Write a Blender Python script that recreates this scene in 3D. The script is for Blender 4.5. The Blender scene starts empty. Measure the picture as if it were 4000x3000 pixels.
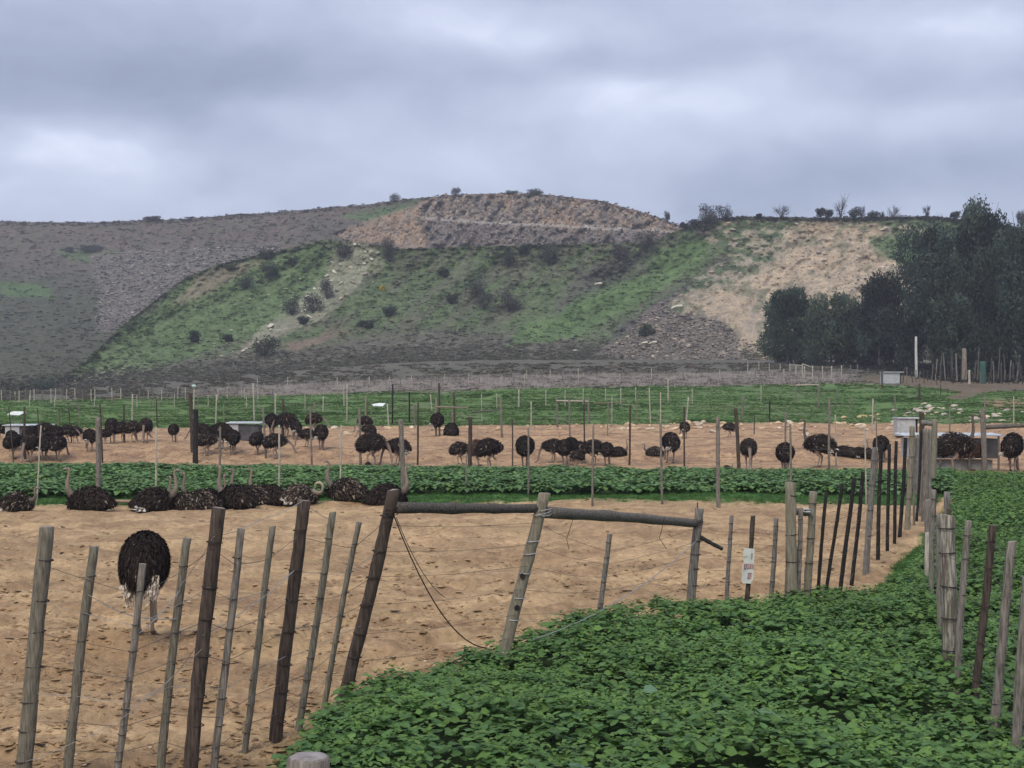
import bpy, math, random
import numpy as np
from mathutils import Vector, Matrix, Quaternion

random.seed(11); rng = np.random.default_rng(11)
SC = bpy.context.scene
COL = SC.collection

# ------------------------------------------------------------------ camera
F = 3072.0; CX = 1106.0; HY = 861.0; CH = 3.1      # focal length, centre and horizon in picture units, camera height
cam = bpy.data.objects.new('camera', bpy.data.cameras.new('camera')); COL.objects.link(cam)
cam.location = (0, 0, CH); cam.rotation_euler = (math.pi/2, 0, 0)
cam.data.sensor_width = 36; cam.data.lens = F/2212*36; cam.data.shift_y = 31.5/2212
cam.data.clip_start = 0.2; cam.data.clip_end = 5000
SC.camera = cam
SC.view_settings.view_transform = 'Standard'; SC.view_settings.look = 'None'
SC.view_settings.gamma = 1; SC.view_settings.use_curve_mapping = False
SC.view_settings.exposure = 0.58

# ------------------------------------------------------------------ world: overcast sky
SUN_EL, SUN_AZ = math.radians(48), math.radians(200)
wd = bpy.data.worlds.new('World'); SC.world = wd; wd.use_nodes = True
nt = wd.node_tree; nt.nodes.clear(); L = nt.links
def N(t, **k):
    n = nt.nodes.new(t)
    for a, b in k.items(): setattr(n, a, b)
    return n
def sky_direction(px, py):
    v = Vector(((px-CX)/F, 1, (HY-py)/F)); return v.normalized()
tc = N('ShaderNodeTexCoord')
def noise(vec, scale, detail, rough, sc3=(1, 1, 1), loc=(0, 0, 0)):
    mp = N('ShaderNodeMapping'); mp.inputs['Scale'].default_value = sc3; mp.inputs['Location'].default_value = loc
    L.new(vec, mp.inputs['Vector'])
    n = N('ShaderNodeTexNoise'); n.inputs['Scale'].default_value = scale; n.inputs['Detail'].default_value = detail
    n.inputs['Roughness'].default_value = rough; L.new(mp.outputs[0], n.inputs['Vector']); return n
def math_(op, a, b=None, c=None):
    n = N('ShaderNodeMath', operation=op)
    for i, v in enumerate((a, b, c)):
        if v is None: continue
        if isinstance(v, (int, float)): n.inputs[i].default_value = v
        else: L.new(v, n.inputs[i])
    return n.outputs[0]
warp = noise(tc.outputs['Generated'], 5.0, 4, 0.55, (1, 1, 2.2))
wsub = N('ShaderNodeVectorMath', operation='SUBTRACT'); L.new(warp.outputs['Color'], wsub.inputs[0]); wsub.inputs[1].default_value = (.5, .5, .5)
wmul = N('ShaderNodeVectorMath', operation='MULTIPLY'); L.new(wsub.outputs[0], wmul.inputs[0]); wmul.inputs[1].default_value = (.14, .03, .06)
wadd = N('ShaderNodeVectorMath', operation='ADD'); L.new(tc.outputs['Generated'], wadd.inputs[0]); L.new(wmul.outputs[0], wadd.inputs[1])
D0 = wadd.outputs[0]
n1 = noise(D0, 4.2, 5, 0.5, (1, 1, 1.9), (3.1, 1.2, .4))
n2 = noise(D0, 12.0, 5, 0.55, (1, 1, 1.9), (1.1, 4.2, 2.4))
val = math_('ADD', math_('MULTIPLY', n1.outputs['Fac'], 0.42), math_('MULTIPLY', n2.outputs['Fac'], 0.42))   # about 0.36
val = math_('ADD', val, 0.15)
for px, py, rx, ry, amp in [
        (330, 165, 640, 130, -.30), (60, 60, 260, 60, .05), (1250, 150, 300, 50, -.10), (1650, 130, 420, 60, -.10), (1880, 400, 560, 85, -.20), (2100, 190, 200, 40, -.06),
        (190, 335, 230, 80, .20), (700, 250, 230, 65, .20), (1000, 60, 280, 65, .15), (1450, 240, 380, 85, .17), (1980, 270, 300, 60, .12),
        (150, 450, 420, 50, .12), (2150, 60, 200, 60, .12), (900, 350, 500, 60, .07)]:
    d = sky_direction(px, py)
    s = N('ShaderNodeVectorMath', operation='SUBTRACT'); L.new(D0, s.inputs[0]); s.inputs[1].default_value = d
    m = N('ShaderNodeVectorMath', operation='MULTIPLY'); L.new(s.outputs[0], m.inputs[0]); m.inputs[1].default_value = (F/rx, 3.0, F/ry)
    ln = N('ShaderNodeVectorMath', operation='LENGTH'); L.new(m.outputs[0], ln.inputs[0])
    mr = N('ShaderNodeMapRange', interpolation_type='SMOOTHERSTEP'); L.new(ln.outputs['Value'], mr.inputs['Value'])
    mr.inputs['From Min'].default_value = 0.0; mr.inputs['From Max'].default_value = 1.5
    mr.inputs['To Min'].default_value = amp; mr.inputs['To Max'].default_value = 0
    val = math_('ADD', val, mr.outputs[0])
ramp = N('ShaderNodeValToRGB'); L.new(val, ramp.inputs['Fac'])
cr = ramp.color_ramp; cr.elements[0].position = 0.12; cr.elements[0].color = (.19, .217, .305, 1)
cr.elements[1].position = 0.92; cr.elements[1].color = (.62, .66, .78, 1)
for p, c in ((.34, (.26, .293, .405, 1)), (.55, (.355, .392, .515, 1)), (.74, (.45, .49, .615, 1))):
    e = cr.elements.new(p); e.color = c
sky = N('ShaderNodeTexSky', sky_type='NISHITA'); sky.sun_disc = False; sky.sun_elevation = SUN_EL; sky.sun_rotation = SUN_AZ; sky.altitude = 200
skm = N('ShaderNodeVectorMath', operation='SCALE'); L.new(sky.outputs[0], skm.inputs[0]); skm.inputs['Scale'].default_value = 0.08
# an overcast sky is brighter overhead than at the horizon
sep = N('ShaderNodeSeparateXYZ'); L.new(tc.outputs['Generated'], sep.inputs[0])
up = N('ShaderNodeMapRange'); L.new(sep.outputs['Z'], up.inputs['Value']); up.inputs['From Min'].default_value = .3; up.inputs['From Max'].default_value = 1
up.inputs['To Min'].default_value = 1.0; up.inputs['To Max'].default_value = 1.7
cs = N('ShaderNodeVectorMath', operation='SCALE'); L.new(ramp.outputs[0], cs.inputs[0]); L.new(up.outputs[0], cs.inputs['Scale'])
mx = N('ShaderNodeMix', data_type='RGBA'); mx.inputs[0].default_value = 0.90
L.new(skm.outputs[0], mx.inputs[6]); L.new(cs.outputs[0], mx.inputs[7])
bg = N('ShaderNodeBackground'); bg.inputs['Strength'].default_value = 1.0; L.new(mx.outputs[2], bg.inputs['Color'])
wo = N('ShaderNodeOutputWorld'); L.new(bg.outputs[0], wo.inputs['Surface'])

sun = bpy.data.objects.new('sun', bpy.data.lights.new('sun', 'SUN')); COL.objects.link(sun)
sun.data.energy = 1.5; sun.data.angle = math.radians(30); sun.data.color = (1.0, .90, .74)
sd = Vector((math.sin(SUN_AZ)*math.cos(SUN_EL), math.cos(SUN_AZ)*math.cos(SUN_EL), math.sin(SUN_EL)))
sun.rotation_euler = sd.to_track_quat('Z', 'Y').to_euler(); sun.location = (0, -20, 60)

# ------------------------------------------------------------------ numeric helpers
def h2(ix, iy, s):
    a = (ix.astype(np.int64)*374761393 + iy.astype(np.int64)*668265263 + s*1274126177) & 0x7fffffff
    a = ((a ^ (a >> 13))*1103515245) & 0x7fffffff
    return ((a ^ (a >> 16)) & 0xffff)/65535.0
def vn(x, y, s=0):
    x = np.asarray(x, float); y = np.asarray(y, float)
    ix = np.floor(x); iy = np.floor(y); fx = x-ix; fy = y-iy
    fx = fx*fx*(3-2*fx); fy = fy*fy*(3-2*fy)
    a = h2(ix, iy, s); b = h2(ix+1, iy, s); c = h2(ix, iy+1, s); d = h2(ix+1, iy+1, s)
    return (a*(1-fx)+b*fx)*(1-fy)+(c*(1-fx)+d*fx)*fy
def fbm(x, y, s=0, o=4, g=.5):
    t = 0; a = 1; n = 0
    for k in range(o):
        t = t + a*vn(np.asarray(x)*2**k+k*17.3, np.asarray(y)*2**k-k*9.1, s+k); n += a; a *= g
    return t/n
def inside(px, py, poly):
    r = np.zeros(np.shape(px), bool); n = len(poly)
    for i in range(n):
        x0, y0 = poly[i]; x1, y1 = poly[(i+1) % n]
        if y0 == y1: continue
        c = ((py < y0) != (py < y1)) & (px < (x1-x0)*(py-y0)/(y1-y0)+x0)
        r ^= c
    return r
def soft(px, py, poly, wob=14, sc=45., s=0):
    t = 0.; g1 = (fbm(px/7., py/5., s+77, 3)-.5)*wob*1.5; g2 = (fbm(px/6., py/6., s+78, 3)-.5)*wob*1.1; px = px+g1; py = py+g2
    for k in range(3):
        dx = (fbm(px/sc, py/sc, s+k*5, 3)-.5)*3*wob; dy = (fbm(px/sc, py/sc, s+31+k*5, 3)-.5)*2*wob
        t = t + inside(px+dx+(k-1)*3, py+dy+(k-1)*2, poly)
    return t/3.
def ss(a, b, x):
    t = np.clip((np.asarray(x, float)-a)/(b-a), 0, 1); return t*t*(3-2*t)
def mixc(c, m, t):
    m = np.asarray(m)[..., None]; return c*(1-m)+np.asarray(t)*m

YT = [-200, 60, 64, 67, 70, 77, 88, 105, 125, 150, 200, 250, 300, 350, 600, 2000]
ZL = [0, 0, 0, .1, .65, .87, 1.55, 2.0, 2.41, 2.8, 3.3, 4.0, 5.6, 8.0, 10, 10]
YT2 = [-200, 60, 64, 67, 70, 77, 88, 105, 125, 150, 190, 262, 300, 600, 2000]
ZR = [0, 0, 0, .1, .65, .87, 1.55, 2.45, 3.34, 4.47, 5.82, 10.4, 11.5, 13, 13]
def zprof(px, Y):
    w = ss(-100, 1100, px); return np.interp(Y, YT, ZL)*(1-w)+np.interp(Y, YT2, ZR)*w
def gnoise(X, Y):
    nearness = np.clip(1-(np.asarray(Y, float)-25)/60, .35, 1)
    a = (fbm(X/2.6+Y*.12, Y/1.5, 3, 3)-.5)*.34*nearness
    b = (fbm(X/.55, Y/.42, 7, 3)-.5)*.07*nearness
    c_ = ((fbm(X/.22, Y/.2, 13, 2)-.5)*.075+(np.abs(fbm((X+Y*.35)/1.1, (Y-X*.25)/.5, 15, 3)-.5)*-.60+.07))*np.clip(1.6-np.asarray(Y, float)/40, .0, 1)
    far = ss(80, 110, Y)*(fbm(X/3, Y/3, 9, 3)-.5)*.30
    bank = ss(62, 70, Y)*(1-ss(78, 88, Y))*(fbm(X/2.2, Y/1.8, 19, 3)-.5)*.40
    return a+b+c_+far+bank
def ground_z(X, Y):
    px = CX+F*X/np.maximum(Y, 1.); return zprof(px, Y)+gnoise(X, Y)
def depth_at(px, py):
    px = np.asarray(px, float); py = np.asarray(py, float)
    lo = np.full(np.broadcast(px, py).shape, 3.); hi = np.full(lo.shape, 700.)
    for _ in range(40):
        mid = np.sqrt(lo*hi); yp = HY+F*(CH-zprof(px, mid))/mid
        m = yp > py; lo = np.where(m, mid, lo); hi = np.where(m, hi, mid)
    return np.sqrt(lo*hi)
def G(px, py):
    Y = float(depth_at(px, py)); X = (px-CX)/F*Y; return Vector((X, Y, float(ground_z(X, Y))))
def PX(px, py, Y): return Vector(((px-CX)/F*Y, Y, CH+(HY-py)/F*Y))
def sc_at(Y): return F/Y

# ------------------------------------------------------------------ mesh helpers
def spot(px, marks):
    for x, t in marks:
        if px < x: return t
    return marks[-1][1]
def mesh_np(name, V, faces, mat, C=None, smooth=False, parent=None, loc=None, link=True):
    """faces: list of integer arrays (n,k)"""
    me = bpy.data.meshes.new(name); V = np.asarray(V, np.float32)
    me.vertices.add(len(V)); me.vertices.foreach_set('co', V.ravel())
    tot = sum(f.size for f in faces); nf = sum(len(f) for f in faces)
    me.loops.add(tot); me.polygons.add(nf)
    me.loops.foreach_set('vertex_index', np.concatenate([f.ravel() for f in faces]).astype(np.int32))
    st = []; o = 0
    for f in faces:
        st.append(o+np.arange(len(f))*f.shape[1]); o += f.size
    me.polygons.foreach_set('loop_start', np.concatenate(st).astype(np.int32))
    if smooth: me.polygons.foreach_set('use_smooth', np.ones(nf, bool))
    me.update(calc_edges=True)
    if C is not None:
        a = me.color_attributes.new('Col', 'FLOAT_COLOR', 'POINT')
        c = np.ones((len(V), 4), np.float32); c[:, :3] = C; a.data.foreach_set('color', c.ravel())
    if mat: me.materials.append(mat)
    if not link: return me
    o = bpy.data.objects.new(name, me); COL.objects.link(o)
    if parent: o.parent = parent
    if loc is not None: o.location = loc
    return o
def add(name, me, parent=None, loc=(0, 0, 0), rot=(0, 0, 0), sc=(1, 1, 1)):
    o = bpy.data.objects.new(name, me); COL.objects.link(o); o.location = loc; o.rotation_euler = rot; o.scale = sc
    if parent: o.parent = parent
    return o
def empty(name, loc, label=None, cat=None, group=None):
    o = bpy.data.objects.new(name, None); COL.objects.link(o); o.location = loc; o.empty_display_size = .3
    if label: o['label'] = label
    if cat: o['category'] = cat
    if group: o['group'] = group
    return o
def tag(o, label, cat, group=None, kind=None):
    if label: o['label'] = label
    if cat: o['category'] = cat
    if group: o['group'] = group
    if kind: o['kind'] = kind
    return o
def grid_faces(nr, nc):
    i = np.arange((nr-1)*(nc-1)); r = i//(nc-1); c = i % (nc-1); a = r*nc+c
    return np.stack([a, a+1, a+nc+1, a+nc], 1)
def scatter(name, templates, pos, scale, yaw, col, mat, tilt=None, smooth=False, kind='stuff', parent=None):
    """templates: [(verts, faces tri array, shade per vertex)]; joined into one mesh"""
    pos = np.asarray(pos, float); n = len(pos); which = rng.integers(0, len(templates), n)
    Vs = []; Fs = []; Cs = []; o = 0
    scale = np.asarray(scale, float)
    if scale.ndim == 1: scale = np.repeat(scale[:, None], 3, 1)
    for t, (tv, tf, ts) in enumerate(templates):
        m = which == t; k = int(m.sum())
        if not k: continue
        v = tv[None]*scale[m][:, None, :]
        if tilt is not None:
            ta = tilt[m]; c, s = np.cos(ta)[:, None], np.sin(ta)[:, None]
            v = np.stack([v[..., 0]*c+v[..., 2]*s, v[..., 1], -v[..., 0]*s+v[..., 2]*c], -1)
        c, s = np.cos(yaw[m])[:, None], np.sin(yaw[m])[:, None]
        v = np.stack([v[..., 0]*c-v[..., 1]*s, v[..., 0]*s+v[..., 1]*c, v[..., 2]], -1)+pos[m][:, None, :]
        Vs.append(v.reshape(-1, 3)); Fs.append((tf[None]+(o+np.arange(k)*len(tv))[:, None, None]).reshape(-1, 3)); o += k*len(tv)
        Cs.append(np.clip(col[m][:, None, :]*ts[None, :, None], 0, 1).reshape(-1, 3))
    ob = mesh_np(name, np.concatenate(Vs), [np.concatenate(Fs)], mat, np.concatenate(Cs), smooth, parent)
    if kind: ob['kind'] = kind
    return ob

# ------------------------------------------------------------------ materials
def mat_new(name):
    m = bpy.data.materials.new(name); m.use_nodes = True; t = m.node_tree; b = t.nodes['Principled BSDF']; return m, t, b
def mat_col(name, rough=.9, var=.35, nscale=3., bump=0., bscale=20., spec=.25, detail=6, sc3=(1, 1, 1), dist=.1, var2=0, n2scale=60):
    """vertex colour of the thing itself x procedural grain"""
    m, t, b = mat_new(name)
    at = t.nodes.new('ShaderNodeAttribute'); at.attribute_name = 'Col'
    tcn = t.nodes.new('ShaderNodeTexCoord'); mp = t.nodes.new('ShaderNodeMapping'); mp.inputs['Scale'].default_value = sc3
    t.links.new(tcn.outputs['Object'], mp.inputs['Vector'])
    def grain(scale, v):
        n = t.nodes.new('ShaderNodeTexNoise'); n.inputs['Scale'].default_value = scale; n.inputs['Detail'].default_value = detail; n.inputs['Roughness'].default_value = .65
        t.links.new(mp.outputs[0], n.inputs['Vector'])
        r = t.nodes.new('ShaderNodeMapRange'); r.inputs['From Min'].default_value = .28; r.inputs['From Max'].default_value = .72
        r.inputs['To Min'].default_value = 1-v; r.inputs['To Max'].default_value = 1+v; t.links.new(n.outputs['Fac'], r.inputs['Value']); return r.outputs[0]
    g = grain(nscale, var)
    if var2:
        q = t.nodes.new('ShaderNodeMath'); q.operation = 'MULTIPLY'; t.links.new(g, q.inputs[0]); t.links.new(grain(n2scale, var2), q.inputs[1]); g = q.outputs[0]
    v = t.nodes.new('ShaderNodeVectorMath'); v.operation = 'SCALE'; t.links.new(at.outputs['Color'], v.inputs[0]); t.links.new(g, v.inputs['Scale'])
    t.links.new(v.outputs[0], b.inputs['Base Color']); b.inputs['Roughness'].default_value = rough; b.inputs['Specular IOR Level'].default_value = spec
    if bump:
        n = t.nodes.new('ShaderNodeTexNoise'); n.inputs['Scale'].default_value = bscale; n.inputs['Detail'].default_value = 7; n.inputs['Roughness'].default_value = .7
        t.links.new(mp.outputs[0], n.inputs['Vector'])
        bp = t.nodes.new('ShaderNodeBump'); bp.inputs['Strength'].default_value = bump; bp.inputs['Distance'].default_value = dist
        t.links.new(n.outputs['Fac'], bp.inputs['Height']); t.links.new(bp.outputs[0], b.inputs['Normal'])
    return m
def mat_two(name, c1, c2, scale=6., rough=.8, sc3=(1, 1, 1), bump=.3, dist=.01, spec=.25, detail=6, lo=.35, hi=.65, metal=0):
    m, t, b = mat_new(name)
    tcn = t.nodes.new('ShaderNodeTexCoord'); mp = t.nodes.new('ShaderNodeMapping'); mp.inputs['Scale'].default_value = sc3
    t.links.new(tcn.outputs['Object'], mp.inputs['Vector'])
    oi = t.nodes.new('ShaderNodeObjectInfo'); t.links.new(oi.outputs['Random'], mp.inputs['Location'])
    n = t.nodes.new('ShaderNodeTexNoise'); n.inputs['Scale'].default_value = scale; n.inputs['Detail'].default_value = detail; n.inputs['Roughness'].default_value = .65
    t.links.new(mp.outputs[0], n.inputs['Vector'])
    r = t.nodes.new('ShaderNodeValToRGB'); r.color_ramp.elements[0].position = lo; r.color_ramp.elements[1].position = hi
    r.color_ramp.elements[0].color = (*c1, 1); r.color_ramp.elements[1].color = (*c2, 1); t.links.new(n.outputs['Fac'], r.inputs['Fac'])
    t.links.new(r.outputs[0], b.inputs['Base Color']); b.inputs['Roughness'].default_value = rough; b.inputs['Specular IOR Level'].default_value = spec
    b.inputs['Metallic'].default_value = metal
    if bump:
        bp = t.nodes.new('ShaderNodeBump'); bp.inputs['Strength'].default_value = bump; bp.inputs['Distance'].default_value = dist
        t.links.new(n.outputs['Fac'], bp.inputs['Height']); t.links.new(bp.outputs[0], b.inputs['Normal'])
    return m
M_GROUND = mat_col('sand_and_soil', .95, .22, 1.3, 1.0, 7., .12, 9, dist=.12, var2=.30, n2scale=9)
M_HILL = mat_col('hillside', .95, .34, .30, .7, .7, .1, 9, dist=.6, var2=.42, n2scale=1.3)
M_LEAF = mat_col('crop_leaf', .62, .16, 9., 0, spec=.22)
M_TUFT = mat_col('tuft', .9, .2, 3., 0, spec=.1)
M_ROCKC = mat_col('rock', .9, .28, 2.5, .6, 6., .2, dist=.08)
M_FEATHER = mat_col('ostrich_feathers', .95, .25, 12., 0, spec=.04)
M_SKIN = mat_col('ostrich_skin', .7, .15, 14., .3, 40., .3, dist=.01)
M_CROWN = mat_col('eucalyptus_leaves', .7, .25, .8, 0, spec=.2)
def translucent(m, k):
    t = m.node_tree; b = t.nodes['Principled BSDF']; o = t.nodes['Material Output']; tr = t.nodes.new('ShaderNodeBsdfTranslucent'); mx_ = t.nodes.new('ShaderNodeMixShader')
    src = b.inputs['Base Color'].links[0].from_socket; t.links.new(src, tr.inputs['Color']); mx_.inputs[0].default_value = k
    t.links.new(b.outputs[0], mx_.inputs[1]); t.links.new(tr.outputs[0], mx_.inputs[2]); t.links.new(mx_.outputs[0], o.inputs['Surface'])
translucent(M_LEAF, .25); translucent(M_TUFT, .45); translucent(M_CROWN, .35)
G3 = (6, 6, .7)
WOOD = {
    'grey': mat_two('weathered_grey_wood', (.085, .078, .07), (.25, .235, .21), 9, .9, G3, .7, .012),
    'green': mat_two('greenish_grey_wood', (.085, .078, .058), (.22, .20, .155), 11, .9, G3, .6, .01),
    'brown': mat_two('dark_brown_wood', (.028, .021, .017), (.10, .076, .06), 8, .85, G3, .6, .01),
    'black': mat_two('tarred_black_wood', (.006, .006, .006), (.03, .027, .025), 8, .75, G3, .6, .01),
    'yellow': mat_two('treated_yellow_wood', (.14, .125, .088), (.28, .25, .185), 7, .85, G3, .4, .008),
    'pale': mat_two('pale_stripped_wood', (.27, .25, .20), (.52, .48, .39), 7, .85, G3, .3, .008),
    'mauve': mat_two('mauve_grey_wood', (.085, .075, .062), (.27, .24, .205), 9, .9, G3, .6, .01),
    'white': mat_two('bleached_white_wood', (.12, .105, .08), (.50, .47, .40), 6, .9, (5, 5, .5), .6, .01, lo=.46, hi=.68),
}
M_WIRE = mat_two('dull_wire', (.06, .052, .048), (.13, .12, .11), 30, .6, bump=0, metal=.3)
M_WIREP = mat_two('galvanised_wire', (.25, .25, .24), (.42, .42, .40), 30, .5, bump=0, metal=.3)
M_TIE = mat_two('rusty_tie_wire', (.015, .012, .011), (.05, .035, .03), 30, .8, bump=0)
M_END = mat_two('cut_wood_end', (.16, .13, .10), (.33, .29, .25), 12, .9, bump=.4)

# ------------------------------------------------------------------ ground
RB = 1.0
CROP = [(470, 1900), (585, 1730), (665, 1610), (740, 1520), (830, 1500), (1050, 1440), (1250, 1376), (1400, 1345), (1560, 1325), (1900, 1314), (1962, 1262),
        (2000, 1205), (2030, 1150), (2066, 1105), (2060, 1082), (2040, 1035), (2700, 1040), (2950, 1100), (3000, 2700), (400, 2700)]
STRIP = [(-700, 1078), (400, 1080), (1000, 1072), (1600, 1068), (2060, 1072), (2060, 1034), (1500, 1032), (1000, 1025), (500, 1022), (-700, 1015)]
LAWN = [(-700, 1090), (0, 1096), (300, 1088), (600, 1086), (1000, 1086), (1500, 1084), (2010, 1092), (2060, 1066), (1000, 1064), (-700, 1070)]
LAWN2 = [(1880, 1300), (1935, 1225), (1975, 1185), (2010, 1140), (2050, 1090), (2100, 1090), (2100, 1300)]
def field_top(px): return np.interp(px, [-600, 0, 400, 800, 1100, 1500, 1850, 2212, 2800], [872, 866, 860, 849, 840, 834, 829, 846, 850])
def field_bot(px): return np.interp(px, [-600, 0, 500, 1100, 1600, 2212], [930, 927, 924, 919, 913, 915])
DIRT = [(1860, 812), (2600, 806), (2600, 842), (2212, 842), (2130, 846), (2085, 864), (2040, 862), (2075, 846), (1960, 832), (1860, 822)]
def ground_colour(px, py, X, Y):
    c = np.zeros(px.shape+(3,))+np.array([.53, .365, .20])
    n = fbm(X/1.9, Y/1.0, 21, 4); c = c*(.72+.56*n)[..., None]
    c = mixc(c, ss(.50, .66, fbm(X/1.4+5, Y/.8, 33, 4))*.55, (.33, .205, .115))      # redder patches
    c = mixc(c, ss(.56, .70, fbm(X/.35, Y/.25, 35, 3))*.40, (.24, .15, .09)); c = mixc(c, ss(.55, .68, fbm((X+Y*.35)/1.6, (Y-X*.25)/.7, 37, 4))*.35, (.30, .19, .115))
    back = (py < 1035) & (py > 900)
    c = mixc(c, back*.6, (.44, .28, .165)); c = mixc(c, back*ss(.52, .6, fbm(X/.6, Y/.5, 44, 3))*.5, (.25, .155, .105))
    c = mixc(c, soft(px, py, [(a, b+4) for a, b in CROP], 10, 40, 2), (.055, .085, .034))
    c = mixc(c, soft(px, py, STRIP, 5, 30, 3), (.04, .055, .025))
    gr = np.array([.075, .16, .045])*(.75+.6*fbm(X/.8, Y/.5, 50, 3))[..., None]
    c = mixc(c, soft(px, py, LAWN, 5, 30, 4), gr); c = mixc(c, soft(px, py, LAWN2, 12, 30, 6)*(py > 1095), gr)
    wob = (fbm(px/30, py/9, 61, 3)-.5)*8
    ft, fb = field_top(px), field_bot(px)
    infield = ss(-2, 2, py-ft+wob)*(1-ss(-2, 2, py-fb+wob))
    bands = fbm(px/170., py/5., 70, 3)
    fcol = np.array([.11, .178, .06])*(.75+.5*bands)[..., None]
    fcol = mixc(fcol, ss(.56, .68, fbm(px/110, py/7, 73, 3))*.55, (.15, .17, .085))
    c = mixc(c, infield, fcol)
    above = 1-ss(-2, 2, py-ft+wob)
    scrub = np.array([.115, .112, .085])*(.7+.6*fbm(X/4, Y/6, 80, 3))[..., None]
    scrub = mixc(scrub, ss(.5, .65, fbm(X/9, Y/12, 82, 3))*.5, (.13, .112, .10))
    c = mixc(c, above, scrub)
    dry = above*ss(330, 560, px)*(1-ss(1780, 1870, px))*ss(-4, 4, py-np.interp(px, [300, 800, 1300, 1900], [850, 822, 808, 800]))
    c = mixc(c, dry*.9, (.25, .22, .185))
    c = mixc(c, soft(px, py, DIRT, 6, 30, 8), np.array([.15, .115, .078])*(.7+.6*fbm(X/2, Y/2, 84, 3))[..., None])
    c = mixc(c, soft(px, py, [(2120, 868), (2220, 862), (2600, 866), (2600, 880), (2150, 884)], 6, 30, 9)*.8, (.33, .21, .14))
    return c
rows_y = np.concatenate([np.arange(2700, 1500, -8.), np.arange(1500, 1110, -3.2), np.arange(1110, 790, -1.7)])
PXc = np.concatenate([[-9000, -4000, -2200, -1300, -900], np.arange(-620, 2860, 5.4), [3200, 3700, 5000, 8000, 12000]])
ref = depth_at(np.full(len(rows_y), 1100.), rows_y)
Yr = np.concatenate([[-300, -100, -30, -8, 0, 2.5, 4], ref[ref > 4.2], [225, 240, 255, 275, 300, 340, 400, 600, 1000, 1800]])
Yr = np.unique(np.round(Yr, 4))
PXg, Yg = np.meshgrid(PXc, Yr)
Xg = (PXg-CX)/F*np.maximum(Yg, 5.)
Zg = ground_z(Xg, Yg); pyg = HY+F*(CH-zprof(PXg, Yg))/np.maximum(Yg, 5.)
cg = ground_colour(PXg, pyg, Xg, Yg)
ob = mesh_np('ground', np.stack([Xg, Yg, Zg], -1).reshape(-1, 3), [grid_faces(*Xg.shape)], M_GROUND, cg.reshape(-1, 3), True)
tag(ob, 'sandy ostrich pens with green field and scrub beyond', None, kind='structure')

# ------------------------------------------------------------------ hills
def hill_surface(name, xs, yb, yc, db, dc, power, rows, shape_fn, col_fn, back, label):
    T = np.concatenate([np.linspace(-.03, 1, rows), ])
    PXh, Th = np.meshgrid(xs, T)
    YB = yb(PXh); YC = yc(PXh)
    ph = YB+(YC-YB)*Th
    DB = db(PXh); DC = dc(PXh)
    tt = np.clip(Th, 0, 1)
    Dh = DB+(DC-DB)*(1-(1-tt)**power)+np.minimum(Th, 0)*60
    Dh = shape_fn(PXh, ph, Th, Dh, DB, DC)
    Xh = (PXh-CX)/F*Dh; Zh = CH+(HY-ph)/F*Dh
    C = col_fn(PXh, ph, Th)
    # the plateau behind the crest
    nb = len(back)
    Xb = [Xh]; Db_ = [Dh]; Zb = [Zh]; Cb = [C]
    for dd, dz in back:
        Xb.append(((PXh[-1:]-CX)/F*(Dh[-1:]+dd))); Db_.append(Dh[-1:]+dd); Zb.append(Zh[-1:]+dz); Cb.append(C[-1:])
    Xa, Da, Za, Ca = map(np.concatenate, (Xb, Db_, Zb, Cb))
    o = mesh_np(name, np.stack([Xa, Da, Za], -1).reshape(-1, 3), [grid_faces(*Xa.shape)], M_HILL, Ca.reshape(-1, 3), True)
    tag(o, label, None, kind='structure')
    return dict(px=PXh, py=ph, X=Xh, Y=Dh, Z=Zh, C=C, xs=xs, yb=yb, yc=yc)
def interp(xs, ys): return lambda p: np.interp(p, xs, ys)
def line_dist(px, py, x0, y0, x1, y1):
    dx, dy = x1-x0, y1-y0; l = math.hypot(dx, dy); t = np.clip(((px-x0)*dx+(py-y0)*dy)/l/l, 0, 1)
    return np.hypot(px-x0-t*dx, py-y0-t*dy), ((px-x0)*dy-(py-y0)*dx)/l

B_YC = interp([-700, 0, 200, 300, 330, 360, 600, 800, 860, 985, 1150, 1300, 1400, 1475, 1700, 2900], [500, 479, 481, 476, 472, 475, 458, 441, 432, 420, 417, 434, 462, 490, 540, 640])
def B_YB(px): return (HY+F*(CH-zprof(px, 270.))/270.+4)*(1-ss(150, 420, px))+740*ss(150, 420, px)
FACE = [(905, 447), (960, 421), (1150, 417), (1300, 435), (1400, 462), (1480, 490), (1470, 560), (960, 560), (925, 520)]
EARTH = [(715, 508), (760, 490), (880, 448), (950, 424), (960, 450), (900, 475), (935, 520), (900, 545), (820, 524), (770, 524)]
SCREE = [(198, 552), (330, 537), (600, 528), (620, 560), (400, 640), (330, 680), (225, 722), (203, 705), (210, 640)]
def b_db(px): return 268+62*ss(120, 420, px)
def b_dc(px): return np.interp(px, [-700, 0, 600, 900, 1150, 1480, 2900], [620, 600, 580, 510, 500, 470, 460])
def b_shape(px, py, t, D, DB, DC):
    ledge = np.interp(px, [860, 1000, 1400, 1500], [466, 478, 498, 505])+(fbm(px/30, py*0, 91, 2)-.5)*5
    m = np.clip(soft(px, py, FACE, 5, 30, 90)+soft(px, py, EARTH, 5, 30, 95)*.6, 0, 1)
    yc = B_YC(px)
    Df = DC-(py-yc)*.22-ss(-2, 3, py-ledge)*9
    ridge = np.abs(fbm((px+py*.6)/26., (py-px*.1)/40., 97, 4)-.5)*2
    Df = Df-(.5-ridge)*9+(fbm(px/7, py/7, 99, 3)-.5)*5
    D = D+(fbm(px/60, py/30, 101, 4)-.5)*26*np.clip(t*4, 0, 1)*(1-t*.6)
    return D*(1-m)+Df*m
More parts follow.
